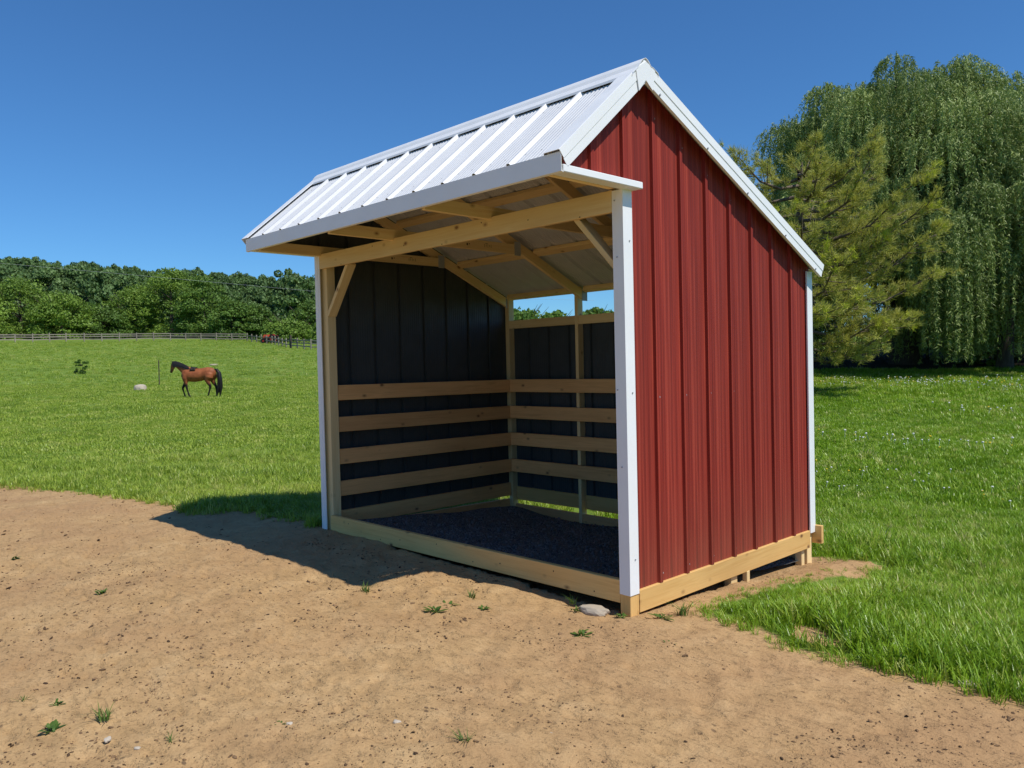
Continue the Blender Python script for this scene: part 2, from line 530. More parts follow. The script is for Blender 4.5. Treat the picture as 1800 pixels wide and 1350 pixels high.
def ground_material():
    m, nt, nd, lk, bs = new_mat('earth_and_turf')
    tc = N(nt, 'ShaderNodeTexCoord')
    P = tc.outputs['Object']
    at = N(nt, 'ShaderNodeAttribute', attribute_name='bare')
    # --- dirt
    def mp(sc, rz=0.0):
        q = N(nt, 'ShaderNodeMapping'); q.inputs['Scale'].default_value = sc; q.inputs['Rotation'].default_value = (0, 0, rz)
        lk.new(P, q.inputs[0]); return q.outputs[0]
    n_big = noise(nt, P, .7, 4, .6)
    n_mid = noise(nt, P, 5.0, 5, .65)
    n_fin = noise(nt, P, 55.0, 4, .7)
    dirt = ramp(nt, n_mid, [(.3, (.385, .245, .114)), (.5, (.470, .303, .143)), (.72, (.545, .368, .184))]).outputs[0]
    dirt = mixc(nt, ramp(nt, n_big, [(.42, (0, 0, 0)), (.66, (.75, .75, .75))]).outputs[0], dirt, (.39, .235, .115))
    dirt = mixc(nt, ramp(nt, n_fin, [(.32, (.45, .45, .45)), (.5, (0, 0, 0))]).outputs[0], dirt, (.30, .175, .085))
    # small dark crumbs (dung, soil crumbs), stretched along the drag direction
    vo = N(nt, 'ShaderNodeTexVoronoi'); vo.inputs['Scale'].default_value = 1.0
    lk.new(mp((11, 17, 11), .5), vo.inputs['Vector'])
    crumb = ramp(nt, vo.outputs['Distance'], [(.10, (1, 1, 1)), (.17, (0, 0, 0))]).outputs[0]
    gate = ramp(nt, noise(nt, P, 2.1, 3, .6), [(.46, (0, 0, 0)), (.62, (1, 1, 1))]).outputs[0]
    dirt = mixc(nt, math_n(nt, 'MULTIPLY', math_n(nt, 'MULTIPLY', crumb, gate), .75), dirt, (.085, .055, .038))
    # --- turf under the blades
    t1 = noise(nt, mp((1, 1, 0)), .35, 4, .6)
    t2 = noise(nt, mp((1, 1, 0)), 3.0, 4, .7)
    t3 = noise(nt, mp((1, 1, 0)), .045, 3, .6)
    tf = math_n(nt, 'ADD', math_n(nt, 'MULTIPLY', t1, .4), math_n(nt, 'ADD', math_n(nt, 'MULTIPLY', t2, .35), math_n(nt, 'MULTIPLY', t3, .25)))
    turf = ramp(nt, tf, [(.36, (.090, .150, .022)), (.46, (.130, .205, .030)), (.54, (.165, .245, .040)), (.64, (.24, .28, .07))]).outputs[0]
    # dry needle litter under the pine edge
    lit = N(nt, 'ShaderNodeAttribute', attribute_name='litter')
    turf = mixc(nt, lit.outputs['Fac'], turf, (.23, .155, .085))
    lea = N(nt, 'ShaderNodeAttribute', attribute_name='dark_turf')
    turf = mixc(nt, lea.outputs['Fac'], turf, (.055, .045, .028))  # turf turns dark brown in a wide arc round the willows
    e = math_n(nt, 'ADD', at.outputs['Fac'], math_n(nt, 'MULTIPLY', math_n(nt, 'SUBTRACT', noise(nt, P, 7, 4, .7), .5), .30))
    mask = ramp(nt, e, [(.46, (0, 0, 0)), (.54, (1, 1, 1))]).outputs[0]
    c = mixc(nt, mask, turf, dirt)
    lk.new(c, bs.inputs['Base Color'])
    bs.inputs['Roughness'].default_value = .95
    bs.inputs['Specular IOR Level'].default_value = .1
    n_cl = noise(nt, mp((17, 34, 20), .5), 1.0, 4, .7)
    pit = ramp(nt, n_cl, [(.28, (0, 0, 0)), (.46, (1, 1, 1))]).outputs[0]
    h = math_n(nt, 'ADD', math_n(nt, 'MULTIPLY', n_fin, .6), math_n(nt, 'ADD', math_n(nt, 'MULTIPLY', n_mid, .8), math_n(nt, 'MULTIPLY', pit, .7)))
    h = math_n(nt, 'SUBTRACT', h, math_n(nt, 'MULTIPLY', math_n(nt, 'MULTIPLY', crumb, gate), .35))
    bump(nt, bs, h, .68, .021)
    return m


def build_ground():
    ba = np.concatenate([np.arange(-180, -48, 4.0), np.arange(-48, 48, .16), np.arange(48, 180, 4.0)])
    ra = [0.35]
    while ra[-1] < 3000:
        q = ra[-1]
        ra.append(q * (1.011 if q < 14 else 1.03 if q < 70 else 1.06))
    ra = np.array(ra)
    B, RR = np.meshgrid(np.radians(ba), ra, indexing='ij')
    X = P0[0] + RR * (np.cos(B) * FW2[0] + np.sin(B) * RT2[0])
    Y = P0[1] + RR * (np.cos(B) * FW2[1] + np.sin(B) * RT2[1])
    Z = ground_z(X, Y)
    nb, nr = X.shape
    V = np.stack([X.ravel(), Y.ravel(), Z.ravel()], 1)
    i = np.arange(nb)[:, None]; j = np.arange(nr - 1)[None, :]
    i2 = (i + 1) % nb
    F = np.stack([i * nr + j, i * nr + j + 1, i2 * nr + j + 1, i2 * nr + j], -1).reshape(-1, 4)
    # centre fan
    c = len(V)
    V = np.vstack([V, [P0[0], P0[1], 0.0]])
    F = np.vstack([F, np.stack([np.full(nb, c), np.arange(nb) * nr, ((np.arange(nb) + 1) % nb) * nr, np.full(nb, c)], 1)[:, [0, 1, 2, 2]]])
    F4 = F[:-nb]; F3 = F[-nb:, :3]
    sd = signed_dist(V[:, 0], V[:, 1], DIRT)
    wob = .16 * fbm(V[:, 0] / .5, V[:, 1] / .5, 61, 3)
    bare = np.clip(.5 + (sd + wob + .17) / .5, 0, 1)
    # worn spots in the turf beside the shed
    for (cx, cy, rr) in ((.95, .42, .16), (.42, 2.65, .12), (2.2, .9, .16), (1.5, .55, .12)):
        d = np.hypot((V[:, 0] - cx), (V[:, 1] - cy)) + .25 * fbm(V[:, 0] / .3, V[:, 1] / .3, 71, 2)
        bare = np.maximum(bare, .62 * sstep(rr, rr * .4, d))
    b, r = bearing_range(V[:, 0], V[:, 1])
    lit = sstep(30.5, 28, r) * sstep(25.2, 26.2, r) * sstep(15, 18.5, b) * sstep(24.5, 22.5, b) * .85
    dark_ground = sstep(29.3, 30.0, r + .8 * fbm(b / 1.7, r * 0, 5, 2)) * sstep(44, 38, r) * sstep(12, 15, b) * sstep(46, 42, b)
    me_attrs = {'bare': bare, 'litter': lit, 'dark_turf': dark_ground}
    o = npmesh('ground', V, F4, ground_material(), None, me_attrs, True)
    tag(o, 'sandy bare yard running into green pasture and lawn, wooded hill beyond', 'ground', kind='structure')
    return o


build_ground()


# ================================================================== THE SHED
SHED = empty('run_in_shed', (0, 0, 0))
tag(SHED, 'small open-fronted horse shed with red metal siding, white roof and timber frame', 'shed')
W, D = 3.636, 2.518
BAY = .3048
# roof planes (pan surface)
EY, EZ = -.617, 2.72          # front eave
RY, RZ = .150, 3.375          # ridge
BY, BZ = 2.535, 2.305         # back eave
SF = (RZ - EZ) / (RY - EY)
SB = (BZ - RZ) / (BY - RY)


def roof_z(y):
    return np.where(np.asarray(y) < RY, EZ + SF * (np.asarray(y) - EY), RZ + SB * (np.asarray(y) - RY))


def profile(width, rib_h=.021, rb=.030, rtop=.011, minor=8, mh=.0016, rib=True, lead=.03):
    """cross-section of one ribbed metal sheet bay: list of (s, h)"""
    P = []
    if rib:
        P += [(-rb, 0), (-rtop, rib_h), (rtop, rib_h), (rb, 0)]
    else:
        P += [(-lead, 0)]
    s0 = P[-1][0] + .012; s1 = width - rb - .008
    if minor and s1 - s0 > .04:
        n = max(1, int(round(minor * (s1 - s0) / (BAY - .08))))
        st = (s1 - s0) / n
        for k in range(n):
            a = s0 + k * st
            P += [(a + st * .15, 0), (a + st * .35, mh), (a + st * .62, mh), (a + st * .82, 0)]
    P += [(width - rb, 0)]
    return P


def sheet(name, prof, fmap, l0, l1, mats, parent, nl=1, thick=.0016):
    """extrude a profile; fmap(s, h, l) -> point; l0/l1 functions of s; material 0 outside, 1 inside"""
    n = len(prof); V = []; Fc = []; mi = []
    for layer, off in ((0, 0.0), (1, -thick)):
        for (s, h) in prof:
            a, b = l0(s), l1(s)
            for q in range(nl + 1):
                V.append(fmap(s, h + off, a + (b - a) * q / nl))
    st = nl + 1; half = n * st
    for i in range(n - 1):
        for q in range(nl):
            a = i * st + q
            Fc.append((a, a + st, a + st + 1, a + 1)); mi.append(0)
            Fc.append((half + a, half + a + 1, half + a + st + 1, half + a + st)); mi.append(1)
        a = i * st
        Fc.append((a, half + a, half + a + st, a + st)); mi.append(0)
        a = i * st + nl
        Fc.append((a, a + st, half + a + st, half + a)); mi.append(0)
    for a in (0, (n - 1) * st):
        for q in range(nl):
            f = (a + q, a + q + 1, half + a + q + 1, half + a + q)
            Fc.append(f if a == 0 else f[::-1]); mi.append(0)
    o = pymesh(name, V, Fc, mats, parent, mi)
    bm = bmesh.new(); bm.from_mesh(o.data)
    # a sheet whose normals point inwards is turned over
    bm.to_mesh(o.data); bm.free()
    return o


def inst_dz(o, p):
    """move the object's origin to p without moving its shape"""
    p = Vector(p)
    o.data.transform(Matrix.Translation(-p))
    o.location = p
    return o


# ---- frame
ww, wi = M['wood'], M['wood_in']
P_ = SHED
# corner posts
def post(x0, x1, y0, y1, z0, z1, m=ww):
    return board('post', ((x0 + x1) / 2, (y0 + y1) / 2, z0), ((x0 + x1) / 2, (y0 + y1) / 2, z1), x1 - x0, y1 - y0, m, P_, side=(0, 1, 0))


post(-.086, -.006, .008, .095, -.25, 2.60, M['wood_skirt'])
post(-3.628, -3.500, .042, .130, -.25, 2.60)
post(-.100, -.030, 2.425, 2.508, -.45, 2.24)
post(-3.606, -3.545, 2.425, 2.508, -.40, 2.30)
# wall studs on the back
for sx in (-2.52, -1.26):
    board('stud', (sx, 2.46, -.30), (sx, 2.46, 2.27), .042, .085, ww, P_, side=(0, 1, 0))
board('stud', (-.060, 1.27, -.20), (-.060, 1.27, 2.78), .060, .085, ww, P_, side=(0, 1, 0))
# header, sill
board('header_beam', (-3.562, .022, 2.551), (-.088, .022, 2.551), .036, .136, ww, P_)
board('sill_beam', (-3.500, .030, .113), (-.088, .030, .113), .040, .146, M['wood_skirt'], P_)
# skirt boards round the foot
ws = M['wood_skirt']
board('skirt_board', (-.022, .100, .046), (-.022, 2.428, .046), .038, .142, ws, P_)
board('skirt_board', (-3.585, .135, .125), (-3.585, 2.420, .125), .038, .146, wi, P_)
board('skirt_board', (-3.540, 2.500, .075), (.055, 2.530, .075), .038, .150, ws, P_)
board('base_board', (-3.520, 2.455, -.115), (-.110, 2.455, -.130), .038, .150, wi, P_)
board('base_board', (-3.588, .14, -.025), (-3.588, 2.40, -.060), .036, .150, wi, P_)
board('stake', (-.02, 1.42, -.35), (-.02, 1.42, -.02), .04, .04, ww, P_, side=(0, 1, 0))
board('stake', (-.065, 2.36, -.45), (-.065, 2.36, -.02), .06, .05, ww, P_, side=(0, 1, 0))
# kick boards
for k, zt in enumerate((1.385, 1.085, .780, .478)):
    zc = zt - .072
    board('kick_board', (-3.530, .136, zc + .012), (-3.530, 2.378, zc - .002), .038, .142, wi, P_)
    board('kick_board', (-3.552, 2.402, zc), (-.10, 2.402, zc), .038, .142, wi, P_)
# rail at the top of the back wall, in pieces between the studs
for a, b in ((-3.543, -2.543), (-2.497, -1.283), (-1.237, -.102)):
    board('top_rail', (a, 2.44, 2.005), (b, 2.44, 2.005), .040, .092, ww, P_)
# trusses
TR = (-3.585, -2.440, -1.250, -.055)
RD = .092
nrm_b = Vector((0, -SB, 1)).normalized(); nrm_f = Vector((0, -SF, 1)).normalized()
for i, x in enumerate(TR):
    m = ww
    off = .040 + RD / 2
    def pt(y, n, s_):
        return Vector((x, y, float(roof_z(y)))) - n * off
    a = pt(RY + .05, nrm_b, 1); b = pt(BY - .06, nrm_b, 1)
    board('rafter', a, b, .038, RD, m, P_, side=nrm_b)
    a = pt(EY + .03, nrm_f, 1); b = pt(RY + .00, nrm_f, 1)
    board('rafter', a + Vector((0, 0, .0)), b, .038, RD, m, P_, side=nrm_f)
    ych = 1.50 if i not in (0, 3) else 1.50
    xc = x + (.039 if i < 3 else -.039)
    zc_ = 2.645 if i < 3 else 2.672
    board('truss_chord', (xc, EY + .025, zc_), (xc, ych, zc_), .038, .090, m, P_)
    g = board('gusset_plate', (xc + .0215, ych - .10, 2.650), (xc + .0215, ych - .02, 2.650), .003, .13, M['galv'], P_, bev=.0008)
    sgx = .0215 if i < 3 else -.0215
    g2 = board('gusset_plate', (x + sgx, BY - .13, 2.262), (x + sgx, BY - .05, 2.262), .003, .13, M['galv'], P_, bev=.0008)
# lumber grade marks printed on the chords
M['ink'] = metal_mat('stamp_ink', (.03, .028, .03), .8, dirt=.1, spec=.1)
for i in (0, 1):
    xf = TR[i] + .039 + .0195
    quads = [(.81, 2.640, .016, .020), (.835, 2.645, .010, .010)] + [(1.02 + .020 * k, 2.645, .004, .030 - .008 * (k % 2)) for k in range(5)] + [(1.045, 2.664, .030, .004)]
    V, F = [], []
    for (yc, zc, wy, hz_) in quads:
        o_ = len(V)
        V += [(xf, yc - wy / 2, zc - hz_ / 2), (xf, yc + wy / 2, zc - hz_ / 2), (xf, yc + wy / 2, zc + hz_ / 2), (xf, yc - wy / 2, zc + hz_ / 2)]
        F.append((o_, o_ + 1, o_ + 2, o_ + 3))
    tag(pymesh('grade_stamp', V, F, M['ink'], P_), kind='stuff')
# purlins under the sheets
for (y, n) in ((.95, nrm_b), (1.74, nrm_b), (2.455, nrm_b), (-.10, nrm_f)):
    for i in range(3):
        x0 = TR[i] + .021; x1 = TR[i + 1] - .021
        c = float(roof_z(y))
        q0 = Vector((x0, y, c)) - n * .026; q1 = Vector((x1, y, c)) - n * .026
        board('purlin', q0, q1, .089 if y < 2.4 else .06, .038 if y < 2.4 else .05, ww, P_, side=n)
# knee braces between posts and header
board('knee_brace', (-3.505, .088, 2.05), (-3.150, .088, 2.50), .038, .088, ww, P_, side=(0, 1, 0))
board('knee_brace', (-.060, .088, 2.10), (-.430, .088, 2.50), .038, .088, ww, P_, side=(0, 1, 0))

# ---- roof sheets
Tf = Vector((0, RY - EY, RZ - EZ)); Lf = Tf.length; Tf.normalize()
Tb = Vector((0, BY - RY, BZ - RZ)); Lb = Tb.length; Tb.normalize()
XN = -3.3906
Ef = Vector((0, EY, EZ)); Rb = Vector((0, RY, RZ))
ROOF_X0, ROOF_X1 = -3.765, .070
roof_cells = [(ROOF_X0 + .03, XN - .03 - ROOF_X0 - .0, False)]
for k in range(12):
    x = XN + BAY * k
    wdt = BAY if k < 11 else ROOF_X1 - x
    roof_cells.append((x, wdt, True))
for (x, wdt, rib) in roof_cells:
    if not rib: wdt = XN - x
    pr = profile(wdt, .022, .027, .009, 7, .0040, rib)
    if not rib: pr = [(-.03, 0)] + pr[1:]
    o = sheet('roof_panel', pr, lambda s, h, l: Ef + Vector((x + s, 0, 0)) + nrm_f * h + Tf * l,
              lambda s: -.012, lambda s: Lf - .02, [M['white'], M['underside']], P_)
    inst_dz(o, Ef + Vector((x, 0, 0)))
    o = sheet('roof_panel', pr, lambda s, h, l: Rb + Vector((x + s, 0, 0)) + nrm_b * h + Tb * l,
              lambda s: .02, lambda s: Lb + .012, [M['white'], M['underside']], P_)
    inst_dz(o, Rb + Vector((x, 0, 0)))

# ---- ridge cap: folded sheet with a rolled top, dark closure strip under its edges
def strip(name, poly, x0, x1, mat, th=.002, smooth=False, closed=False):
    """a folded strip: poly = list of (y, z); extruded from x0 to x1 with thickness"""
    n = len(poly); V = []
    P2 = [Vector((0, y, z)) for y, z in poly]
    nor = []
    for i in range(n):
        a = P2[max(i - 1, 0)]; b = P2[min(i + 1, n - 1)]
        t = (b - a).normalized(); nor.append(Vector((0, -t.z, t.y)))
    for x in (x0, x1):
        for i in range(n): V.append((x, P2[i].y, P2[i].z))
        for i in range(n): q = P2[i] - nor[i] * th; V.append((x, q.y, q.z))
    F = []
    for i in range(n - 1):
        F += [(i, 2 * n + i, 2 * n + i + 1, i + 1), (n + i, n + i + 1, 3 * n + i + 1, 3 * n + i),
              (i, i + 1, n + i + 1, n + i), (2 * n + i, 3 * n + i, 3 * n + i + 1, 2 * n + i + 1)]
    F += [(0, n, 3 * n, 2 * n), (n - 1, 3 * n - 1, 4 * n - 1, 2 * n - 1)][:1] + [(n - 1, 2 * n + n - 1, 4 * n - 1, 2 * n - 1)]
    o = pymesh(name, V, F, mat, P_, smooth=False)
    bm = bmesh.new(); bm.from_mesh(o.data); bmesh.ops.recalc_face_normals(bm, faces=bm.faces); bm.to_mesh(o.data); bm.free()
    return inst_dz(o, (x0, RY, RZ))


cap = []
hh = .027
for d_ in (.135, .129):
    y = RY - d_; cap.append((y - SF * 0 , float(roof_z(y)) + hh * 1.32 - (.012 if d_ == .135 else 0)))
for d_ in (.075,):
    y = RY - d_; cap.append((y, float(roof_z(y)) + hh * 1.32))
for t in np.linspace(-.055, .055, 7):
    zz = RZ + hh * 1.25 - (abs(t) ** 1.6) * 4.2 + .008
    cap.append((RY + t, zz))
for d_ in (.075, .129, .135):
    y = RY + d_; cap.append((y, float(roof_z(y)) + hh * 1.25 - (.012 if d_ == .135 else 0)))
cap_o = strip('ridge_cap', cap, ROOF_X0 + .002, ROOF_X1 + .016, M['white_trim'], .0025)
for sgn, n_, dd in ((-1, nrm_f, .100), (1, nrm_b, .100)):
    y = RY + sgn * dd
    q = Vector((0, y, float(roof_z(y)))) + n_ * .012
    # closure blocks only between the ribs
    for (x, wdt, rib) in roof_cells:
        a = x + (.036 if rib else 0); b = x + wdt - .036
        if b - a < .02: continue
        board('closure_strip', (a, q.y, q.z), (b, q.y, q.z), .03, .020, M['foam'], P_, side=n_, bev=.001)

# ---- folded peak pieces closing the ridge ends over the rake trims
for sg, xo in ((1, ROOF_X1 + .0105), (-1, ROOF_X0 - .0085)):
    yz = []
    for d_ in (-.098, -.05, 0, .05, .098):
        yz.append((RY + d_, float(roof_z(RY + d_)) + .030 - (.010 if d_ == 0 else 0)))
    for d_ in (.070, 0, -.070):
        yz.append((RY + d_, float(roof_z(RY + d_)) - .112 + (.018 if d_ == 0 else 0)))
    n_ = len(yz)
    V = [(xo + sg * .003, y, z) for y, z in yz] + [(xo - sg * .003, y, z) for y, z in yz]
    F = [tuple(range(n_)), tuple(range(2 * n_ - 1, n_ - 1, -1))] + [(k, n_ + k, n_ + (k + 1) % n_, (k + 1) % n_) for k in range(n_)]
    o = pymesh('ridge_end_cap', V, F, M['white_trim'], P_)
    bm = bmesh.new(); bm.from_mesh(o.data); bmesh.ops.recalc_face_normals(bm, faces=bm.faces); bm.to_mesh(o.data); bm.free()
    inst_dz(o, (xo, RY, RZ))

# ---- eave fascia in front (folded: face plus small drip lip), back eave drip
fy = EY - .016
fas = pymesh('fascia_trim', [(x, y, z) for x in (ROOF_X0 + .045, ROOF_X1 + .004) for (y, z) in
             ((fy, EZ + .000), (fy, EZ - .108), (fy + .020, EZ - .112), (fy + .020, EZ - .109), (fy + .003, EZ - .105), (fy + .003, EZ - .002))],
             [(0, 1, 7, 6), (1, 2, 8, 7), (2, 3, 9, 8), (3, 4, 10, 9), (4, 5, 11, 10), (5, 0, 6, 11), (0, 5, 4, 3, 2, 1), (6, 7, 8, 9, 10, 11)], M['white_trim'], P_)
inst_dz(fas, (ROOF_X0, fy, EZ))
board('sub_fascia', (ROOF_X0 + .06, EY + .010, EZ - .060), (ROOF_X1 - .02, EY + .010, EZ - .060), .026, .085, ww, P_)


# ---- rake trims on both gables (folded: flange on the roof, drop face, return lip)
def rake(xo, sgn, A, B, nrm, T, e0, e1):
    """A->B along the slope; profile in (x, h)"""
    pr = [(-.118, .0265), (-.006, .0275), (0, .0255), (0, -.030), (-.004, -.034), (-.004, -.085), (-.020, -.088)]
    V = []; n = len(pr)
    L = (B - A).length
    for off in (0, 1):
        for l in (e0, L + e1):
            for (x, h) in pr:
                hx = x + (-.003 if off else 0) ; hh_ = h - (.003 if off and h > .0 else 0)
                V.append(A + T * l + Vector((xo + sgn * hx, 0, 0)) + nrm * hh_)
    F = []
    for i in range(n - 1):
        F += [(i, i + 1, n + i + 1, n + i), (2 * n + i, 3 * n + i, 3 * n + i + 1, 2 * n + i + 1),
              (i, 2 * n + i, 2 * n + i + 1, i + 1), (n + i, n + i + 1, 3 * n + i + 1, 3 * n + i)]
    F += [(0, n, 3 * n, 2 * n), (n - 1, 3 * n - 1, 4 * n - 1, 2 * n - 1)]
    o = pymesh('rake_trim', V, F, M['white_trim'], P_)
    bm = bmesh.new(); bm.from_mesh(o.data); bmesh.ops.recalc_face_normals(bm, faces=bm.faces); bm.to_mesh(o.data); bm.free()
    return inst_dz(o, A + Vector((xo, 0, 0)))


Bb = Vector((0, BY, BZ))
for xo, sgn in ((ROOF_X1 + .008, 1), (ROOF_X0 - .006, -1)):
    rake(xo, sgn, Ef, Rb, nrm_f, Tf, -.020, .020)
    rake(xo + sgn * .002, sgn, Rb, Bb, nrm_b, Tb, -.028, .030)
# gable-end soffit trims: level white strips from the eave corner back to the corner post
for (x0, x1, ye) in ((-.020, .074, .112), (-3.700, -3.628, .06)):
    board('soffit_trim', ((x0 + x1) / 2, EY + .004, 2.6325), ((x0 + x1) / 2, ye, 2.6325), x1 - x0, .042, M['white_trim'], P_, bev=.004)


# ---- corner trims: folded L with hemmed edges
def corner_trim(cx, cy, sx, sy, z0, z1, wx, wy):
    t = .004
    pts = [(0, 0), (-sx * wx * .62, 0), (-sx * wx * .64, sy * .004), (-sx * wx, sy * .004), (-sx * wx, sy * .012), (-sx * t, sy * (.012)),
           (-sx * .012, sy * wy), (0, sy * wy)]
    V = []
    for z in (z0, z1):
        for (x, y) in pts: V.append((cx + x, cy + y, z))
    n = len(pts)
    F = [(i, (i + 1) % n, n + (i + 1) % n, n + i) for i in range(n)] + [tuple(range(n)), tuple(range(n, 2 * n))]
    o = pymesh('corner_trim', V, F, M['white_trim'], P_)
    bm = bmesh.new(); bm.from_mesh(o.data); bmesh.ops.recalc_face_normals(bm, faces=bm.faces); bm.to_mesh(o.data); bm.free()
    return inst_dz(o, (cx, cy, z0))


corner_trim(0, 0, 1, 1, .100, 2.612, .086, .092)
corner_trim(-W, 0, -1, 1, .045, 2.612, .076, .092)
corner_trim(0, D, 1, -1, .095, 2.262, .086, .090)
corner_trim(-W, D, -1, -1, .095, 2.262, .076, .090)

# ---- side walls: one sheet bay from rib to rib
XP = -.024                                     # pan plane of the right wall
ribs = [.3349 + BAY * k for k in range(-2, 7)]
edges = [-.585] + ribs


def wall_cells():
    out = [(-.585, ribs[0] + .585, False)]
    for k, y in enumerate(ribs):
        w_ = BAY if k < len(ribs) - 1 else (D - .02) - y + .03
        out.append((y, w_, True))
    return out


for (y0, wdt, rib) in wall_cells():
    pr = profile(wdt, .022, .019, .0145, 8, .0010, rib, .0)
    zlow = lambda s: (2.648 if y0 + s < .045 else .1175)
    ztop = lambda s: float(roof_z(y0 + s)) - .012
    # the bay that straddles the front post is split where the gable overhang begins
    def build(pr_, zl):
        if len(pr_) < 2: return
        for xpl, sg, mi in ((XP, 1, [M['red'], M['charcoal']]), (-W - XP * 1.0, -1, [M['red'], M['charcoal']])):
            o = sheet('wall_panel', pr_ if sg == 1 else pr_, lambda s, h, l: Vector((xpl + sg * h, y0 + s, l)),
                      lambda s: zl, lambda s: max(ztop(s), zl + .004), mi, P_)
            bm = bmesh.new(); bm.from_mesh(o.data)
            if sg == -1: bmesh.ops.reverse_faces(bm, faces=bm.faces)
            bm.to_mesh(o.data); bm.free()
            inst_dz(o, (xpl, y0, 0.0 if zl < 1 else 0.0))
    if y0 + pr[-1][0] <= .05:
        build(pr, 2.648)
    elif y0 + pr[0][0] >= .04:
        build(pr, .1175)
    else:
        fr = [p for p in pr if y0 + p[0] < .045] + [(.045 - y0, 0)]
        bk = [(.045 - y0, 0)] + [p for p in pr if y0 + p[0] > .0451]
        build(fr, 2.648); build(bk, .1175)

# ---- back wall sheets, up to the rail
for k in range(12):
    x0 = -3.60 + BAY * k
    wdt = BAY if k < 11 else (-.03 - x0)
    pr = profile(wdt, .021, .024, .014, 8, .0016, True)
    o = sheet('wall_panel', pr, lambda s, h, l: Vector((x0 + s, D - .014 + h, l)), lambda s: .125, lambda s: 2.040, [M['red'], M['charcoal']], P_)
    bm = bmesh.new(); bm.from_mesh(o.data); bmesh.ops.reverse_faces(bm, faces=bm.faces); bm.to_mesh(o.data); bm.free()
    inst_dz(o, (x0, D, 0))


# ---- screws: small hex heads, one joined piece per surface
def screws(pts, n, mat, r=.0065, h=.005):
    n = Vector(n).normalized()
    a = n.orthogonal().normalized(); b = n.cross(a)
    V, F = [], []
    for p in pts:
        p = Vector(p); o = len(V)
        for l in (0, h):
            for k in range(6):
                t = k * math.pi / 3
                V.append(p + n * l + (a * math.cos(t) + b * math.sin(t)) * r)
        F += [(o + k, o + (k + 1) % 6, o + 6 + (k + 1) % 6, o + 6 + k) for k in range(6)] + [tuple(o + 6 + k for k in range(6))]
    o = pymesh('screws', V, F, mat, P_)
    tag(o, kind='stuff')
    return o


pts = []
for (x, wdt, rib) in roof_cells:
    for l in (.10, .74):
        pts.append(Ef + Vector((x + .055, 0, 0)) + Tf * l)
        if wdt > .25: pts.append(Ef + Vector((x + .185, 0, 0)) + Tf * (l + .003))
screws(pts, nrm_f, M['screw'])
pts = []
for y in ribs[1:]:
    for z in (.17, 1.32):
        pts.append((XP, y + .040, z))
    pts.append((XP, y + .04, float(roof_z(y + .04)) - .16))
screws(pts, (1, 0, 0), M['screw'], .0055)
pts = [(.0785, y, float(roof_z(y)) - .083) for y in (.30, .84, 1.36, 1.92, 2.42)]
screws(pts, (1, 0, 0), M['screw'], .0075)
screws([(0, .055, .32), (0, .060, 1.36), (0, .06, 2.3)], (1, 0, 0), M['screw'], .005)
screws([(-.045, 0, .9), (-.07, .004, 1.38), (-.05, 0, 2.2), (-.065, .004, 2.55)], (0, -1, 0), M['screw'], .005)

# ---- nail heads on the header
screws([(-.35 - .47 * k + .06 * math.sin(3.1 * k), .0035, 2.51 + .05 * ((k * 7) % 3 - .4)) for k in range(8)], (0, -1, 0), M['foam'], .005, .001)
screws([(-.30 - .41 * k + .07 * math.sin(2.3 * k), .0095, .11 + .035 * ((k * 5) % 3 - 1)) for k in range(8)], (0, -1, 0), M['foam'], .005, .001)


# ---- gravel floor
def gravel_mat():
    m, nt, nd, lk, bs = new_mat('gravel_fines')
    P = coords(nt, 'Object')
    n1 = noise(nt, P, 60, 4, .7); n2 = noise(nt, P, 3, 3)
    c = ramp(nt, n1, [(.3, (.075, .072, .070)), (.55, (.140, .136, .130)), (.75, (.23, .22, .21))]).outputs[0]
    c = mixc(nt, math_n(nt, 'MULTIPLY', n2, .3), c, (.10, .085, .065))
    lk.new(c, bs.inputs['Base Color']); bs.inputs['Roughness'].default_value = .95
    bump(nt, bs, n1, .7, .02)
    return m


gm = gravel_mat()
gx = np.linspace(-3.56, -.06, 90); gy = np.linspace(.045, 2.47, 64)
GX, GY = np.meshgrid(gx, gy, indexing='ij')
def floor_z(x, y):
    return .075 - .085 * y + .03 * fbm(x / .5, y / .5, 5, 3) + .05 * np.exp(-((x + 3.5) / .35) ** 2)
GZ = floor_z(GX, GY)
i = np.arange(89)[:, None]; j = np.arange(63)[None, :]
fl = npmesh('gravel_floor', np.stack([GX.ravel(), GY.ravel(), GZ.ravel()], 1),
            np.stack([i * 64 + j, (i + 1) * 64 + j, (i + 1) * 64 + j + 1, i * 64 + j + 1], -1).reshape(-1, 4), gm, None, None, True)
tag(fl, 'dark grey crushed gravel floor inside the open shed', 'floor', kind='structure')


# ================================================================== INSTANCED STUFF
def proto(name, V, F, mat, attrs=None):
    """a mesh object that is only used as the shape of instances (never linked to the scene)"""
    me = bpy.data.meshes.new(name)
    me.from_pydata([tuple(v) for v in V], [], F)
    for n, a in (attrs or {}).items():
        at = me.attributes.new(n, 'FLOAT', 'POINT'); at.data.foreach_set('value', np.asarray(a, np.float32))
    me.materials.append(mat)
    return bpy.data.objects.new(name, me)


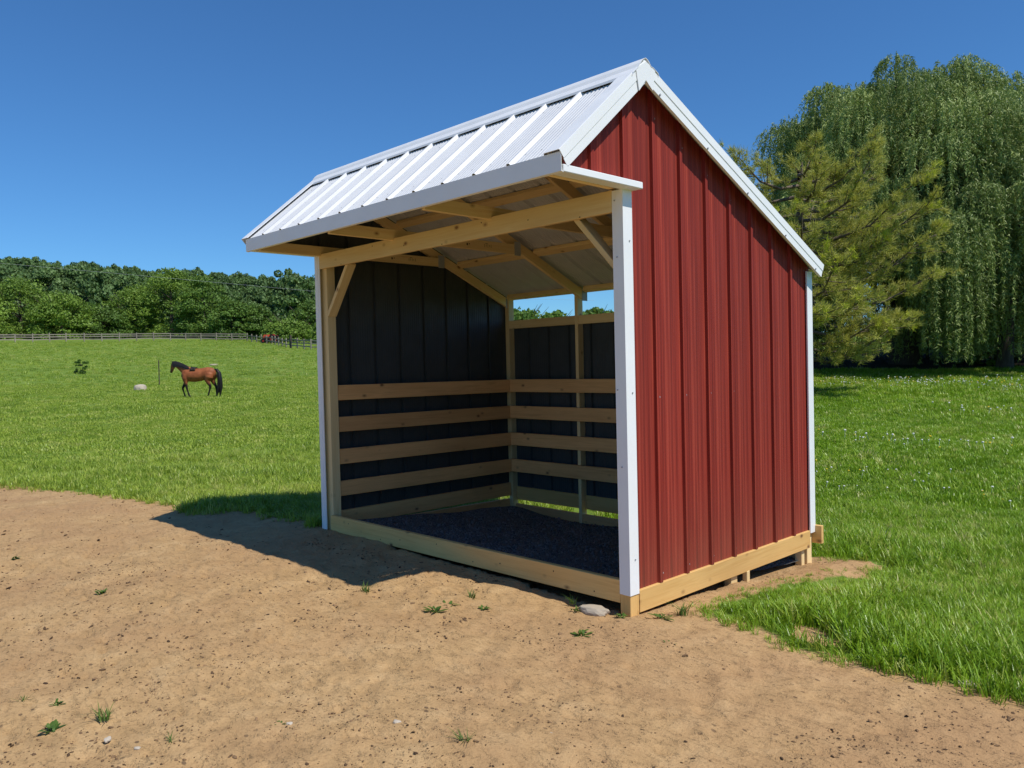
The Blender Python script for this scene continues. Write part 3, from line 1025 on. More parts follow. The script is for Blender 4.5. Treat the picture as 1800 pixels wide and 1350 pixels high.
def scatter(name, P, rot, scl, protos, idx, label, cat):
    """one stuff object: geometry-node instances of `protos` on points"""
    me = bpy.data.meshes.new(name)
    n = len(P)
    me.vertices.add(n); me.vertices.foreach_set('co', np.asarray(P, np.float32).ravel())
    a = me.attributes.new('rot', 'FLOAT_VECTOR', 'POINT'); a.data.foreach_set('vector', np.asarray(rot, np.float32).ravel())
    a = me.attributes.new('scl', 'FLOAT_VECTOR', 'POINT'); a.data.foreach_set('vector', np.asarray(scl, np.float32).ravel())
    a = me.attributes.new('pick', 'INT', 'POINT'); a.data.foreach_set('value', np.asarray(idx, np.int32))
    o = bpy.data.objects.new(name, me); col.objects.link(o)
    ng = bpy.data.node_groups.new(name, 'GeometryNodeTree')
    ng.interface.new_socket('Geometry', in_out='INPUT', socket_type='NodeSocketGeometry')
    ng.interface.new_socket('Geometry', in_out='OUTPUT', socket_type='NodeSocketGeometry')
    gi = ng.nodes.new('NodeGroupInput'); go = ng.nodes.new('NodeGroupOutput')
    iop = ng.nodes.new('GeometryNodeInstanceOnPoints')
    iop.inputs['Pick Instance'].default_value = True
    jg = ng.nodes.new('GeometryNodeJoinGeometry')
    for p in reversed(protos):
        oi = ng.nodes.new('GeometryNodeObjectInfo')
        oi.inputs['Object'].default_value = p
        oi.inputs['As Instance'].default_value = True
        ng.links.new(oi.outputs['Geometry'], jg.inputs[0])
    ng.links.new(jg.outputs[0], iop.inputs['Instance'])
    ng.links.new(gi.outputs[0], iop.inputs['Points'])
    for nm, typ, sock in (('rot', 'FLOAT_VECTOR', 'Rotation'), ('scl', 'FLOAT_VECTOR', 'Scale'), ('pick', 'INT', 'Instance Index')):
        na = ng.nodes.new('GeometryNodeInputNamedAttribute'); na.data_type = typ
        na.inputs['Name'].default_value = nm
        out = [s for s in na.outputs if s.name == 'Attribute' and s.enabled][0]
        ng.links.new(out, iop.inputs[sock])
    ng.links.new(iop.outputs[0], go.inputs[0])
    md = o.modifiers.new('scatter', 'NODES'); md.node_group = ng
    tag(o, label, cat, kind='stuff')
    return o


def blades(n, h0, h1, spread, w0, seed, lean=.5):
    """a tuft of n curved grass blades"""
    rg = np.random.default_rng(seed)
    V, F = [], []
    for k in range(n):
        a = rg.uniform(0, 6.283); rr = spread * math.sqrt(rg.uniform())
        bx, by = rr * math.cos(a), rr * math.sin(a)
        h = rg.uniform(h0, h1); d = rg.uniform(0, 6.283); ln = h * rg.uniform(.15, lean * 1.3)
        wd = w0 * rg.uniform(.7, 1.2)
        dx, dy = math.cos(d), math.sin(d)
        px, py = -dy, dx
        o = len(V)
        for t, ws in ((0, .8), (.4, 1.0), (.75, .65)):
            c = (bx + dx * ln * t * t, by + dy * ln * t * t, h * (t - .18 * t * t * lean))
            V.append((c[0] - px * wd * ws / 2, c[1] - py * wd * ws / 2, c[2])); V.append((c[0] + px * wd * ws / 2, c[1] + py * wd * ws / 2, c[2]))
        V.append((bx + dx * ln, by + dy * ln, h * (1 - .18 * lean)))
        F += [(o, o + 1, o + 3, o + 2), (o + 2, o + 3, o + 5, o + 4), (o + 4, o + 5, o + 6)]
    return V, F


def sample_sector(b0, b1, r0, r1, dens, rng):
    """random points in a sector of the ground; dens = per square metre"""
    A = math.radians(b1 - b0) / 2 * (r1 * r1 - r0 * r0)
    n = int(A * dens)
    b = np.radians(rng.uniform(b0, b1, n)); r = np.sqrt(rng.uniform(r0 * r0, r1 * r1, n))
    x = P0[0] + r * (np.cos(b) * FW2[0] + np.sin(b) * RT2[0]); y = P0[1] + r * (np.cos(b) * FW2[1] + np.sin(b) * RT2[1])
    return x, y, r


def grass_ok(x, y, margin=0.0):
    sd = signed_dist(x, y, DIRT) + .16 * fbm(x / .5, y / .5, 61, 3) + .10 * fbm(x / .12, y / .12, 63, 2)
    shed = (x > -3.66) & (x < .02) & (y > 0) & (y < 2.56)
    bare = np.zeros(len(x), bool)
    for (cx, cy, rr) in ((.95, .42, .13), (.42, 2.65, .10), (2.2, .9, .13), (1.5, .55, .10)):
        bare |= (np.hypot(x - cx, y - cy) + .25 * fbm(x / .3, y / .3, 71, 2)) < rr * .8
    return (sd < -margin) & ~shed & ~bare


def grass_layer(name, rings, protos, label, rng, tall=None):
    X, Y, S = [], [], []
    for (b0, b1, r0, r1, dens, sc) in rings:
        x, y, r = sample_sector(b0, b1, r0, r1, dens, rng)
        k = grass_ok(x, y)
        x, y = x[k], y[k]
        edge = -signed_dist(x, y, DIRT)
        k = rng.uniform(0, 1, len(x)) < .22 + .78 * sstep(-.05, .5, edge + .35 * vnoise(x / .16, y / .16, 97))
        x, y = x[k], y[k]
        X.append(x); Y.append(y); S.append(np.full(len(x), sc))
    X = np.concatenate(X); Y = np.concatenate(Y); S = np.concatenate(S)
    Z = ground_z(X, Y) - .006
    n = len(X)
    S = S * rng.uniform(.65, 1.3, n) * (1 + .7 * fbm(X / 1.1, Y / 1.1, 81, 2))
    if tall is not None: S = S * tall(X, Y)
    S = np.maximum(S, .25)
    rot = np.stack([rng.normal(0, .12, n), rng.normal(0, .12, n), rng.uniform(0, 6.283, n)], 1)
    scl = np.stack([S ** .7, S ** .7, S], 1)
    return scatter(name, np.stack([X, Y, Z], 1), rot, scl, protos, rng.integers(0, len(protos), n), label, 'grass')


near_p = [proto('lawn_tuft', *blades(12, .05, .12, .045, .0055, s, .7), M['lawn_blade']) for s in (1, 2, 3)]
mid_p = [proto('lawn_patch', *blades(26, .035, .085, .11, .009, s, .7), M['lawn_blade']) for s in (4, 5, 6)]
past_p = [proto('pasture_tuft', *blades(14, .06, .15, .06, .008, s, .8), M['pasture_blade']) for s in (7, 8, 9)]
pastf_p = [proto('pasture_patch', *blades(26, .06, .13, .17, .018, s, .8), M['pasture_blade']) for s in (10, 11, 12)]


def tall_right(x, y):
    # long uncut fringe along the bare earth beside the shed
    sd = -signed_dist(x, y, DIRT)
    fr = (1 + .75 * sstep(1.9, .5, sd) * (vnoise(x / .33, y / .33, 91) + .5)) * (.30 + .70 * sstep(-.05, .45, sd + .25 * vnoise(x / .2, y / .2, 95)))
    return fr * (1 - .5 * sstep(.9, .35, x) * sstep(.2, .8, y) * sstep(2.9, 2.3, y))


grass_layer('lawn_grass', [(8, 37, 3.2, 7.0, 1050, .95), (37, 62, 2.6, 7.0, 500, 1.0), (6, 36, 7.0, 10.0, 520, .85), (36, 60, 7.0, 10.0, 220, 1.0)], near_p,
            'green lawn grass with a long uncut fringe right of the shed', RNG, tall_right)
grass_layer('far_lawn_grass', [(3, 36, 10, 17, 170, 1.0), (36, 56, 10, 17, 90, 1.1), (2, 36, 17, 31, 60, 1.35), (36, 50, 17, 31, 40, 1.5)], mid_p,
            'mown green lawn grass stretching back to the willows', RNG)
grass_layer('pasture_grass', [(-37, 4, 5.5, 11, 480, .82), (-58, -37, 5.5, 11, 200, 1.1), (-36, 3, 11, 17, 230, .82), (-52, -36, 11, 17, 110, 1.2)], past_p,
            'yellow-green pasture grass along the bare yard', RNG)
grass_layer('far_pasture_grass', [(-48, 2, 17, 30, 60, .66), (-44, 2, 30, 60, 18, .9), (-40, 0, 60, 140, 2.6, 1.3)], pastf_p,
            'short pasture grass rising to the far rail fence', RNG)

# dandelion clocks and small flowers in the lawn
def flower_proto(name, colr, r, h):
    m, nt, nd, lk, bs = new_mat(name + '_petals')
    bs.inputs['Base Color'].default_value = (*colr, 1); bs.inputs['Roughness'].default_value = .8
    bm = bmesh.new()
    bmesh.ops.create_icosphere(bm, subdivisions=1, radius=r, matrix=Matrix.Translation((0, 0, h)) @ Matrix.Diagonal((1, 1, .7, 1)))
    V = [tuple(v.co) for v in bm.verts]; F = [tuple(v.index for v in f.verts) for f in bm.faces]
    bm.free()
    o = len(V); V += [(-.0015, 0, 0), (.0015, 0, 0), (.0015, 0, h), (-.0015, 0, h)]; F.append((o, o + 1, o + 2, o + 3))
    return proto(name, V, F, m)


fl_w = flower_proto('clover_head', (.72, .72, .66), .012, .09)
fl_y = flower_proto('dandelion_head', (.75, .55, .03), .012, .08)
x, y, r = sample_sector(14, 36, 7.5, 27, 15, RNG)
k = grass_ok(x, y, .3) & (RNG.uniform(0, 1, len(x)) < np.clip(.06 + 2.4 * (vnoise(x / 2.6, y / 1.6, 14) - .02), 0, 1))
x, y, r = x[k], y[k], r[k]
n = len(x)
s = RNG.uniform(.7, 1.3, n) * np.where(r > 12, 1.5, 1)
scatter('lawn_flowers', np.stack([x, y, ground_z(x, y)], 1), np.stack([RNG.normal(0, .2, n), RNG.normal(0, .2, n), RNG.uniform(0, 6, n)], 1),
        np.stack([s, s, s], 1), [fl_w, fl_y], (RNG.uniform(0, 1, n) < .3).astype(int),
        'white clover and yellow dandelion heads dotted through the lawn', 'flowers')


# crumbs of soil on the bare yard, gravel in the shed
def stone_proto(name, mat, seed, flat=.6):
    rg = np.random.default_rng(seed)
    bm = bmesh.new(); bmesh.ops.create_icosphere(bm, subdivisions=1, radius=1)
    for v in bm.verts:
        v.co *= rg.uniform(.7, 1.2); v.co.z *= flat
    V = [tuple(v.co) for v in bm.verts]; F = [tuple(v.index for v in f.verts) for f in bm.faces]; bm.free()
    return proto(name, V, F, mat)


def flat_mat(name, a, b, sc=20):
    m, nt, nd, lk, bs = new_mat(name)
    oi = N(nt, 'ShaderNodeObjectInfo')
    c = mixc(nt, oi.outputs['Random'], a, b)
    n1 = noise(nt, coords(nt, 'Object'), sc, 3)
    c = mixc(nt, math_n(nt, 'MULTIPLY', n1, .4), c, tuple(q * .6 for q in a))
    lk.new(c, bs.inputs['Base Color']); bs.inputs['Roughness'].default_value = .92
    bs.inputs['Specular IOR Level'].default_value = .15
    return m


M['crumb'] = flat_mat('soil_crumb', (.055, .034, .022), (.34, .21, .11), 1.5)
M['gravel'] = flat_mat('gravel_stone', (.070, .068, .066), (.25, .24, .23), 1.5)
M['stone'] = flat_mat('pale_stone', (.44, .37, .28), (.60, .53, .43), 9)
crumbs = [stone_proto('soil_crumb', M['crumb'], s, .6) for s in (1, 2, 3)]
X, Y, S = [], [], []
for (r0, r1, dn, s0) in ((2.2, 4.5, 1000, .0034), (4.5, 8, 420, .0046), (8, 14, 90, .0065)):
    x, y, r = sample_sector(-37, 36, r0, r1, dn, RNG)
    k = (signed_dist(x, y, DIRT) > .0) & ~((x > -3.6) & (x < 0) & (y > 0) & (y < 2.5))
    k &= RNG.uniform(0, 1, len(x)) < np.clip(.22 + 2.6 * fbm(x / .6, y / .35, 33, 3), .02, 1)
    X.append(x[k]); Y.append(y[k]); S.append(s0 * np.clip(np.exp(RNG.normal(-.1, .5, k.sum())), 0, 2.6))
X = np.concatenate(X); Y = np.concatenate(Y); S = np.concatenate(S); n = len(X)
scatter('soil_crumbs', np.stack([X, Y, ground_z(X, Y) + S * .15], 1), RNG.uniform(0, 6, (n, 3)) * (.1, .1, 1),
        np.stack([S * RNG.uniform(.8, 2.0, n), S, S], 1), crumbs, RNG.integers(0, 3, n), 'loose crumbs of soil and dung over the bare yard', 'soil')
gr = [stone_proto('gravel_stone', M['gravel'], s, .7) for s in (5, 6, 7)]
n = 9000
x = RNG.uniform(-3.5, -.1, n); y = RNG.uniform(.06, 2.42, n)
S = .008 * np.exp(RNG.normal(0, .35, n))
scatter('gravel', np.stack([x, y, floor_z(x, y) + S * .2], 1), RNG.uniform(0, 6, (n, 3)) * (.2, .2, 1), np.stack([S, S, S], 1), gr,
        RNG.integers(0, 3, n), 'small dark crushed stones on the shed floor', 'gravel')


# ================================================================== STONES AND WEEDS ON THE YARD
def stone(x, y, sx, sy, sz, label, rz=0, seed=1):
    rg = np.random.default_rng(seed)
    bm = bmesh.new(); bmesh.ops.create_icosphere(bm, subdivisions=3, radius=1)
    ph = rg.uniform(0, 6, 6)
    for v in bm.verts:
        c = v.co.copy()
        f = 1 + .16 * math.sin(2.3 * c.x + ph[0]) * math.cos(2.1 * c.y + ph[1]) + .08 * math.sin(5 * c.y + ph[2] + 3 * c.z) + .05 * math.sin(9 * c.x + ph[3]) * math.sin(8 * c.y + ph[4])
        c = c * f
        if c.z > .55: c.z = .55 + (c.z - .55) * .35
        v.co = (c.x * sx, c.y * sy, c.z * sz)
    o = bm_obj('stone', bm, M['stone'], None, False)
    o.location = (x, y, gz(x, y) + sz * .15); o.rotation_euler = (0, 0, rz)
    return tag(o, label, 'stone', 'pale stones on the bare yard')


stone(-.21, -.09, .10, .060, .04, 'large flat pale stone at the foot of the white corner post', .35, 1)
stone(.25, -1.95, .018, .015, .014, 'pale split pebble left of the grass tuft at the bottom middle', .3, 2)
stone(-.51, -2.87, .020, .013, .010, 'flat cream pebble below the large weed at the lower left', -.4, 3)
stone(-.34, -2.81, .014, .010, .008, 'small cream pebble beside the flat one at the lower left', .8, 4)
stone(-.40, -2.44, .013, .012, .012, 'round whitish pebble alone between the lower left weeds', 0, 5)
stone(-.09, -2.27, .013, .013, .010, 'round tan pebble touching the small weed near the bottom', 0, 6)
stone(.78, -1.55, .014, .012, .011, 'tiny pale pebble right of the bottom middle grass tuft', .5, 7)
stone(1.80, .30, .05, .035, .022, 'pale stone lying in the grass at the right edge', .6, 8)


def weed(x, y, size, label, seed, kind='tuft'):
    size *= 1.08
    rg = np.random.default_rng(seed)
    if kind == 'tuft':
        V, F = blades(int(16 + 26 * size * 6), .35 * size, size, .28 * size, .055 * size, seed, 1.1)
    else:                                    # broad-leaved rosette
        V, F = [], []
        for k in range(int(10 + 8 * rg.uniform())):
            a = rg.uniform(0, 6.283); L = size * rg.uniform(.5, 1.0); wd = L * rg.uniform(.2, .32); el = rg.uniform(.2, 1.1)
            dx, dy = math.cos(a), math.sin(a); o = len(V)
            bx, by = rg.normal(0, .18 * size), rg.normal(0, .18 * size)
            for t, ws in ((0, .25), (.35, .9), (.65, 1.0), (.9, .5)):
                z = L * math.sin(el) * (t - .45 * t * t); rr = L * math.cos(el) * t
                for sg in (-1, 1):
                    V.append((bx + dx * rr - dy * wd * ws * sg / 2, by + dy * rr + dx * wd * ws * sg / 2, z + (.12 * wd if ws > .3 else 0)))
            V.append((bx + dx * L * math.cos(el), by + dy * L * math.cos(el), L * math.sin(el) * .55))
            F += [(o, o + 1, o + 3, o + 2), (o + 2, o + 3, o + 5, o + 4), (o + 4, o + 5, o + 7, o + 6), (o + 6, o + 7, o + 8)]
    me_n = 'grass_tuft' if kind == 'tuft' else 'weed'
    o = pymesh(me_n, V, F, M['weed_leaf'])
    at = o.data.attributes.new('tint', 'FLOAT', 'POINT')
    at.data.foreach_set('value', np.repeat(rg.uniform(0, 1, len(V) // 7 + 1), 7)[:len(V)].astype(np.float32))
    o.location = (x, y, gz(x, y) - .004)
    o.rotation_euler = (0, 0, rg.uniform(0, 6))
    return tag(o, label, 'weed', 'weeds in the bare yard')


weed(-4.61, -2.32, .065, 'low weed alone near the left edge of the yard', 1, 'rosette')
weed(-2.79, -2.20, .075, 'faint green weed in the open left of the roof shadow', 2, 'rosette')
weed(-1.19, -3.02, .055, 'small upright grass tuft, leftmost in the lower left corner', 3)
weed(-1.05, -2.92, .042, 'small leafy weed, second along the lower left group', 4, 'rosette')
weed(-.79, -3.01, .068, 'broad leafy weed, lowest of the lower left group', 5, 'rosette')
weed(-.72, -2.82, .078, 'spiky large grass tuft right of the broad leafy weed', 6)
weed(-.29, -2.70, .045, 'short sparse grass tuft at the bottom edge, left of middle', 7)
weed(-.12, -2.30, .040, 'tiny dark green weed beside a round tan pebble', 8, 'rosette')
weed(-1.53, -.92, .085, 'thin grass tuft just in front of the roof shadow corner', 9)
weed(-.87, -.85, .085, 'spreading weed, lowest of the three before the sill', 10, 'rosette')
weed(-.91, -.70, .060, 'narrow weed just behind the spreading one before the sill', 11, 'rosette')
weed(-.94, -.48, .075, 'upright weed nearest the shadow edge before the sill', 12)
weed(-.70, -.59, .050, 'flat little weed right of the upright one before the sill', 13, 'rosette')
weed(.02, -.49, .065, 'low weed on the earth in front of the flat pale stone', 14, 'rosette')
weed(.60, -1.87, .070, 'bushy green grass tuft at the bottom middle of the yard', 15)
weed(.47, -.27, .050, 'small weed between the corner post and the lawn fringe', 16, 'rosette')
weed(.15, .12, .090, 'leafy green clump against the right corner post foot', 17, 'rosette')
weed(.20, .26, .110, 'tall grass tuft under the front end of the skirt board', 18)
weed(-.42, -.07, .075, 'grass tuft sprouting at the sill left of the pale stone', 19)
weed(-.32, -.16, .055, 'low weed at the left end of the flat pale stone', 20, 'rosette')
weed(-.04, -.05, .050, 'mossy weed at the front of the corner post', 21, 'rosette')


# ================================================================== TREES
def leaf_quads(C, size, rg, aspect=.55, up_bias=.0, nrm=None):
    """rhombic leaf faces at C; size per leaf -> V, F"""
    n = len(C)
    d = rg.normal(0, 1, (n, 3))
    if nrm is not None: d = d * .75 + nrm
    d /= np.linalg.norm(d, axis=1)[:, None]
    a = np.cross(d, rg.normal(0, 1, (n, 3))); a /= np.linalg.norm(a, axis=1)[:, None] + 1e-9
    b = np.cross(d, a)
    s = np.asarray(size)[:, None]
    a = a * s; b = b * s * aspect
    V = np.stack([C - a, C + b, C + a, C - b], 1).reshape(-1, 3)
    F = np.arange(4 * n).reshape(n, 4)
    return V, F


def crown_cloud(rg, height, base, rad, nclump, nleaf, leaf, squash=1.0, taper=.35, csize=(.14, .34)):
    """lumpy crown made of many leaf clumps round an egg-shaped envelope"""
    Cs, Ns, T = [], [], []
    for k in range(nclump):
        u = rg.uniform(0, 1); t = base + (height - base) * u
        f = (t - base) / (height - base)
        env = rad * math.sqrt(max(.05, 1 - (abs(f - taper) / (1 - taper if f > taper else taper + .25)) ** 2.2))
        a = rg.uniform(0, 6.283); rr = env * (rg.uniform(.35, 1.0) ** .6) * .82
        cr = rad * rg.uniform(*csize)
        c = np.array([rr * math.cos(a), rr * math.sin(a), t - cr * .25])
        d = rg.normal(0, 1, (nleaf, 3)); d /= np.linalg.norm(d, axis=1)[:, None]
        d[:, 2] = np.where(d[:, 2] < -.3, d[:, 2] * .4, d[:, 2])
        p = c + d * cr * (rg.uniform(.35, 1.0, (nleaf, 1)) ** .5) * (1, 1, .8 * squash)
        Cs.append(p); Ns.append(d); T.append(np.full(nleaf, rg.uniform(0, 1)) * .7 + rg.uniform(0, .3, nleaf))
    C = np.vstack(Cs); Nn = np.vstack(Ns); T = np.concatenate(T)
    V, F = leaf_quads(C, leaf * rg.uniform(.6, 1.3, len(C)), rg, .7, nrm=Nn * .9 + (0, 0, .25))
    return V, F, np.repeat(T, 4)


def broad_tree(name, x, y, h, rad, seed, leafm, label, cat='tree', group=None, nclump=46, nleaf=85, leaf=.34, base=.12, z=None, trunk_r=.22, taper=.4):
    rg = np.random.default_rng(seed)
    root = empty(name, (x, y, gz(x, y) - .1 if z is None else z), 0)
    tubes = [tube_data([(0, 0, -.3), (.05, 0, h * .25), (0, .1, h * .55), (.1, 0, h * .85)], [trunk_r * 1.3, trunk_r, trunk_r * .6, trunk_r * .15], 8)]
    for k in range(7):
        a = rg.uniform(0, 6.283); zz = h * rg.uniform(.22, .6); L = rad * rg.uniform(.5, .85)
        tubes.append(tube_data([(0, 0, zz), (L * .5 * math.cos(a), L * .5 * math.sin(a), zz + L * .35), (L * math.cos(a), L * math.sin(a), zz + L * .9)],
                               [trunk_r * .4, trunk_r * .25, trunk_r * .06], 5))
    V, F = join_tubes(tubes)
    pymesh('trunk', V, F, M['bark'], root, smooth=True)
    V, F, T = crown_cloud(rg, h, h * base, rad, nclump, nleaf, leaf, taper=taper)
    npmesh('crown', V, F, leafm, root, {'tint': T})
    return tag(root, label, cat, group)


# ---- row of trees behind the far fence (left): bearing, range, height, radius, lightness
row = [(-33.8, 160, 14.0, 6.5, 1, 'broad leafy tree cut by the left edge of the picture, behind the fence'),
       (-31.4, 166, 15.5, 7.0, 1, 'tall light green tree, second from the left edge behind the fence'),
       (-29.2, 158, 13.0, 5.8, 1, 'yellow-green rounded tree above the small pasture shrub, behind the fence'),
       (-27.0, 163, 11.0, 5.6, 0, 'lower dark tree between the yellow-green and the tallest tree'),
       (-25.0, 168, 15.0, 6.4, 1, 'leafy tree directly left of the tallest tree in the row'),
       (-22.9, 165, 18.0, 7.4, 1, 'tallest rounded tree in the row, above the lone metal post'),
       (-20.9, 157, 16.3, 5.6, 0, 'tall dark-based tree just above the horse'),
       (-19.0, 150, 12.0, 4.6, 0, 'narrow dark tree right of the one above the horse'),
       (-17.7, 152, 11.5, 4.4, 0, 'small dark tree left of the red tractor'),
       (-15.4, 138, 9.0, 4.6, 1, 'light green bushy tree behind the red tractor'),
       (-13.9, 150, 12.0, 5.0, 0, 'dark tree partly hidden by the white left corner post'),
       (-12.8, 128, 4.2, 2.6, 1, 'low yellow-green bush beside the white left corner post')]
for k, (b, r, h, rad, lt, lab) in enumerate(row):
    x, y = polar(b, r - 6)
    h = h - 5.9 if h > 5 else h * .8
    broad_tree('broadleaf_tree' if h > 4 else 'bush', x, y, h, rad, 100 + k, M['tree_leaf_light'] if lt else M['tree_leaf'], lab,
               'tree' if h > 4 else 'bush', 'trees in the row behind the far fence' if h > 4 else None, base=.0, nclump=100, nleaf=150, leaf=.185, trunk_r=.3, taper=.36)
# trees seen through the opening in the back wall
for k, (b, r, h, rad, lab) in enumerate(((0.6, 118, 4.2, 6.0, 'wide dark tree seen left in the opening of the back wall'),
                                         (3.2, 128, 4.0, 4.0, 'rounded tree seen beside the middle stud in the back opening'),
                                         (6.0, 122, 4.2, 4.0, 'tree top seen in the narrow right opening of the back wall'))):
    x, y = polar(b, r)
    broad_tree('broadleaf_tree', x, y, h, rad, 140 + k, M['tree_leaf'], lab, 'tree', 'trees behind the shed', nclump=46, nleaf=90, leaf=.36, base=.03, trunk_r=.3)

# ---- wooded hill: one far-off mass
fp = []
for s in range(4):
    rg = np.random.default_rng(300 + s)
    V, F, T = crown_cloud(rg, 9.0, .4, 4.4, 44, 110, .26, taper=.45, csize=(.12, .32))
    fp.append(proto('forest_crown', V, [tuple(f) for f in F], M['forest_leaf'], {'tint': T}))
rg = np.random.default_rng(77)
x, y, r = sample_sector(-40, 16, 176, 520, .030, rg)
b, _ = bearing_range(x, y)
k = (r > 186 + 30 * sstep(-14, -4, b)) & ((b < 2) | (r > 260))
x, y, r = x[k], y[k], r[k]; n = len(x)
s = rg.uniform(.8, 1.25, n) * np.interp(bearing_range(x, y)[0], [-9, -3], [1, .4])
scatter('hill_woodland', np.stack([x, y, ground_z(x, y, False) - .5], 1), np.stack([np.zeros(n), np.zeros(n), rg.uniform(0, 6.28, n)], 1),
        np.stack([s, s, s * rg.uniform(.75, 1.45, n)], 1), fp, rg.integers(0, 4, n), 'dense green woodland covering the hill on the left skyline', 'woodland')


# ---- willows
def willow(x, y, h, rx, trunk_r, seed, label, n_tip, per, lean=0.0, low=.3, dens=42):
    rg = np.random.default_rng(seed)
    root = empty('willow_tree', (x, y, gz(x, y) - .1))
    tubes = [tube_data([(0, 0, -.3), (.02, .02, .5), (.06, 0, h * .14), (.1, .05, h * .24), (.15, 0, h * .5), (.1, .1, h * .8)],
                       [trunk_r * 1.35, trunk_r * 1.02, trunk_r * .95, trunk_r * .8, trunk_r * .45, .05], 12)]
    tips = []
    for k in range(n_tip):
        f = (k + .5) / n_tip                       # even spread over a dome, top to skirt
        el = math.asin(min(.995, 1 - f * .93))
        a = k * 2.39996 + rg.normal(0, .25)
        q = (rg.uniform(.75, 1.0) if rg.uniform() < .72 else rg.uniform(.35, .7))
        zz = h * (.33 + .64 * math.sin(el) * (.86 + .14 * q)) + rg.normal(0, h * .02)
        rr = rx * (math.cos(el) ** .75) * q * rg.uniform(.86, 1.06)
        tips.append(np.array([rr * math.cos(a) + lean * zz / h, rr * math.sin(a), zz]))
    for t in tips[::2]:
        z0 = h * rg.uniform(.16, .34)
        m1 = (t[0] * .35, t[1] * .35, z0 + (t[2] - z0) * .6); m2 = (t[0] * .75, t[1] * .75, z0 + (t[2] - z0) * .97)
        tubes.append(tube_data([(0, 0, z0), m1, m2, tuple(t)], [trunk_r * .26, trunk_r * .16, .05, .015], 5))
    V, F = join_tubes(tubes)
    pymesh('trunk', V, F, M['bark'], root, smooth=True)
    LV, LT = [], []
    for t in tips:
        m = int(per * rg.uniform(.6, 1.4))
        rho = h * rg.uniform(.055, .105)
        out = np.array([t[0], t[1], 0]); out = out / (np.linalg.norm(out) + 1e-6)
        tone = rg.uniform(0, 1)
        lowf = float(np.clip((.60 * h - t[2]) / (.30 * h), 0, 1))
        for j in range(m):
            dv = rg.normal(0, 1, 3); dv[2] = abs(dv[2]); dv /= np.linalg.norm(dv)
            st = t + dv * rho * (1, 1, .62) * (rg.uniform(.35, 1) ** .5)
            hd = np.array([dv[0] + .5 * out[0], dv[1] + .5 * out[1]]) * rg.uniform(.15, .55)
            L = h * rg.uniform(.04, .15) * (1 + .4 * rg.uniform()) + lowf * .42 * h * rg.uniform(.0, 1.0)
            L = min(L, max(.4, st[2] - low * rg.uniform(.5, 2.4)))
            nl = max(6, int(L * dens))
            u = rg.uniform(0, 1, nl)
            g_ = 1 - np.exp(-u * L * 1.6)
            C = np.stack([st[0] + hd[0] * g_, st[1] + hd[1] * g_, st[2] + .10 * np.sin(np.minimum(u * L * 5, 3.14)) - u * L], 1) + rg.normal(0, .025, (nl, 3))
            dd = rg.normal(0, 1, (nl, 3)) * (.6, .6, .35) + (0, 0, -.75)
            dd /= np.linalg.norm(dd, axis=1)[:, None]
            sd = np.cross(dd, rg.normal(0, 1, (nl, 3))); sd /= np.linalg.norm(sd, axis=1)[:, None] + 1e-9
            ll = rg.uniform(.09, .16, (nl, 1)); wd = rg.uniform(.013, .021, (nl, 1))
            LV.append(np.stack([C - sd * wd, C + sd * wd, C + dd * ll], 1).reshape(-1, 3))
            LT.append(np.repeat(np.clip(tone * .72 + rg.uniform(0, .28, nl), 0, 1), 3))
    V = np.vstack(LV)
    npmesh('crown', V, np.arange(len(V)).reshape(-1, 3), M['willow_leaf'], root, {'tint': np.concatenate(LT)})
    return tag(root, label, 'tree', 'weeping willows at the lawn edge')


x, y = polar(26.2, 33.5)
willow(x, y, 11.0, 6.2, .52, 5, 'tallest weeping willow with thick dark trunk behind the pine', 165, 80)
x, y = polar(31.6, 30.5)
willow(x, y, 7.0, 3.0, .24, 6, 'shorter weeping willow with hanging curtain at the right edge', 58, 74)
x, y = polar(36.5, 38.0)
willow(x, y, 9.8, 5.0, .4, 9, 'weeping willow cut by the right edge, behind the shorter one', 84, 56)


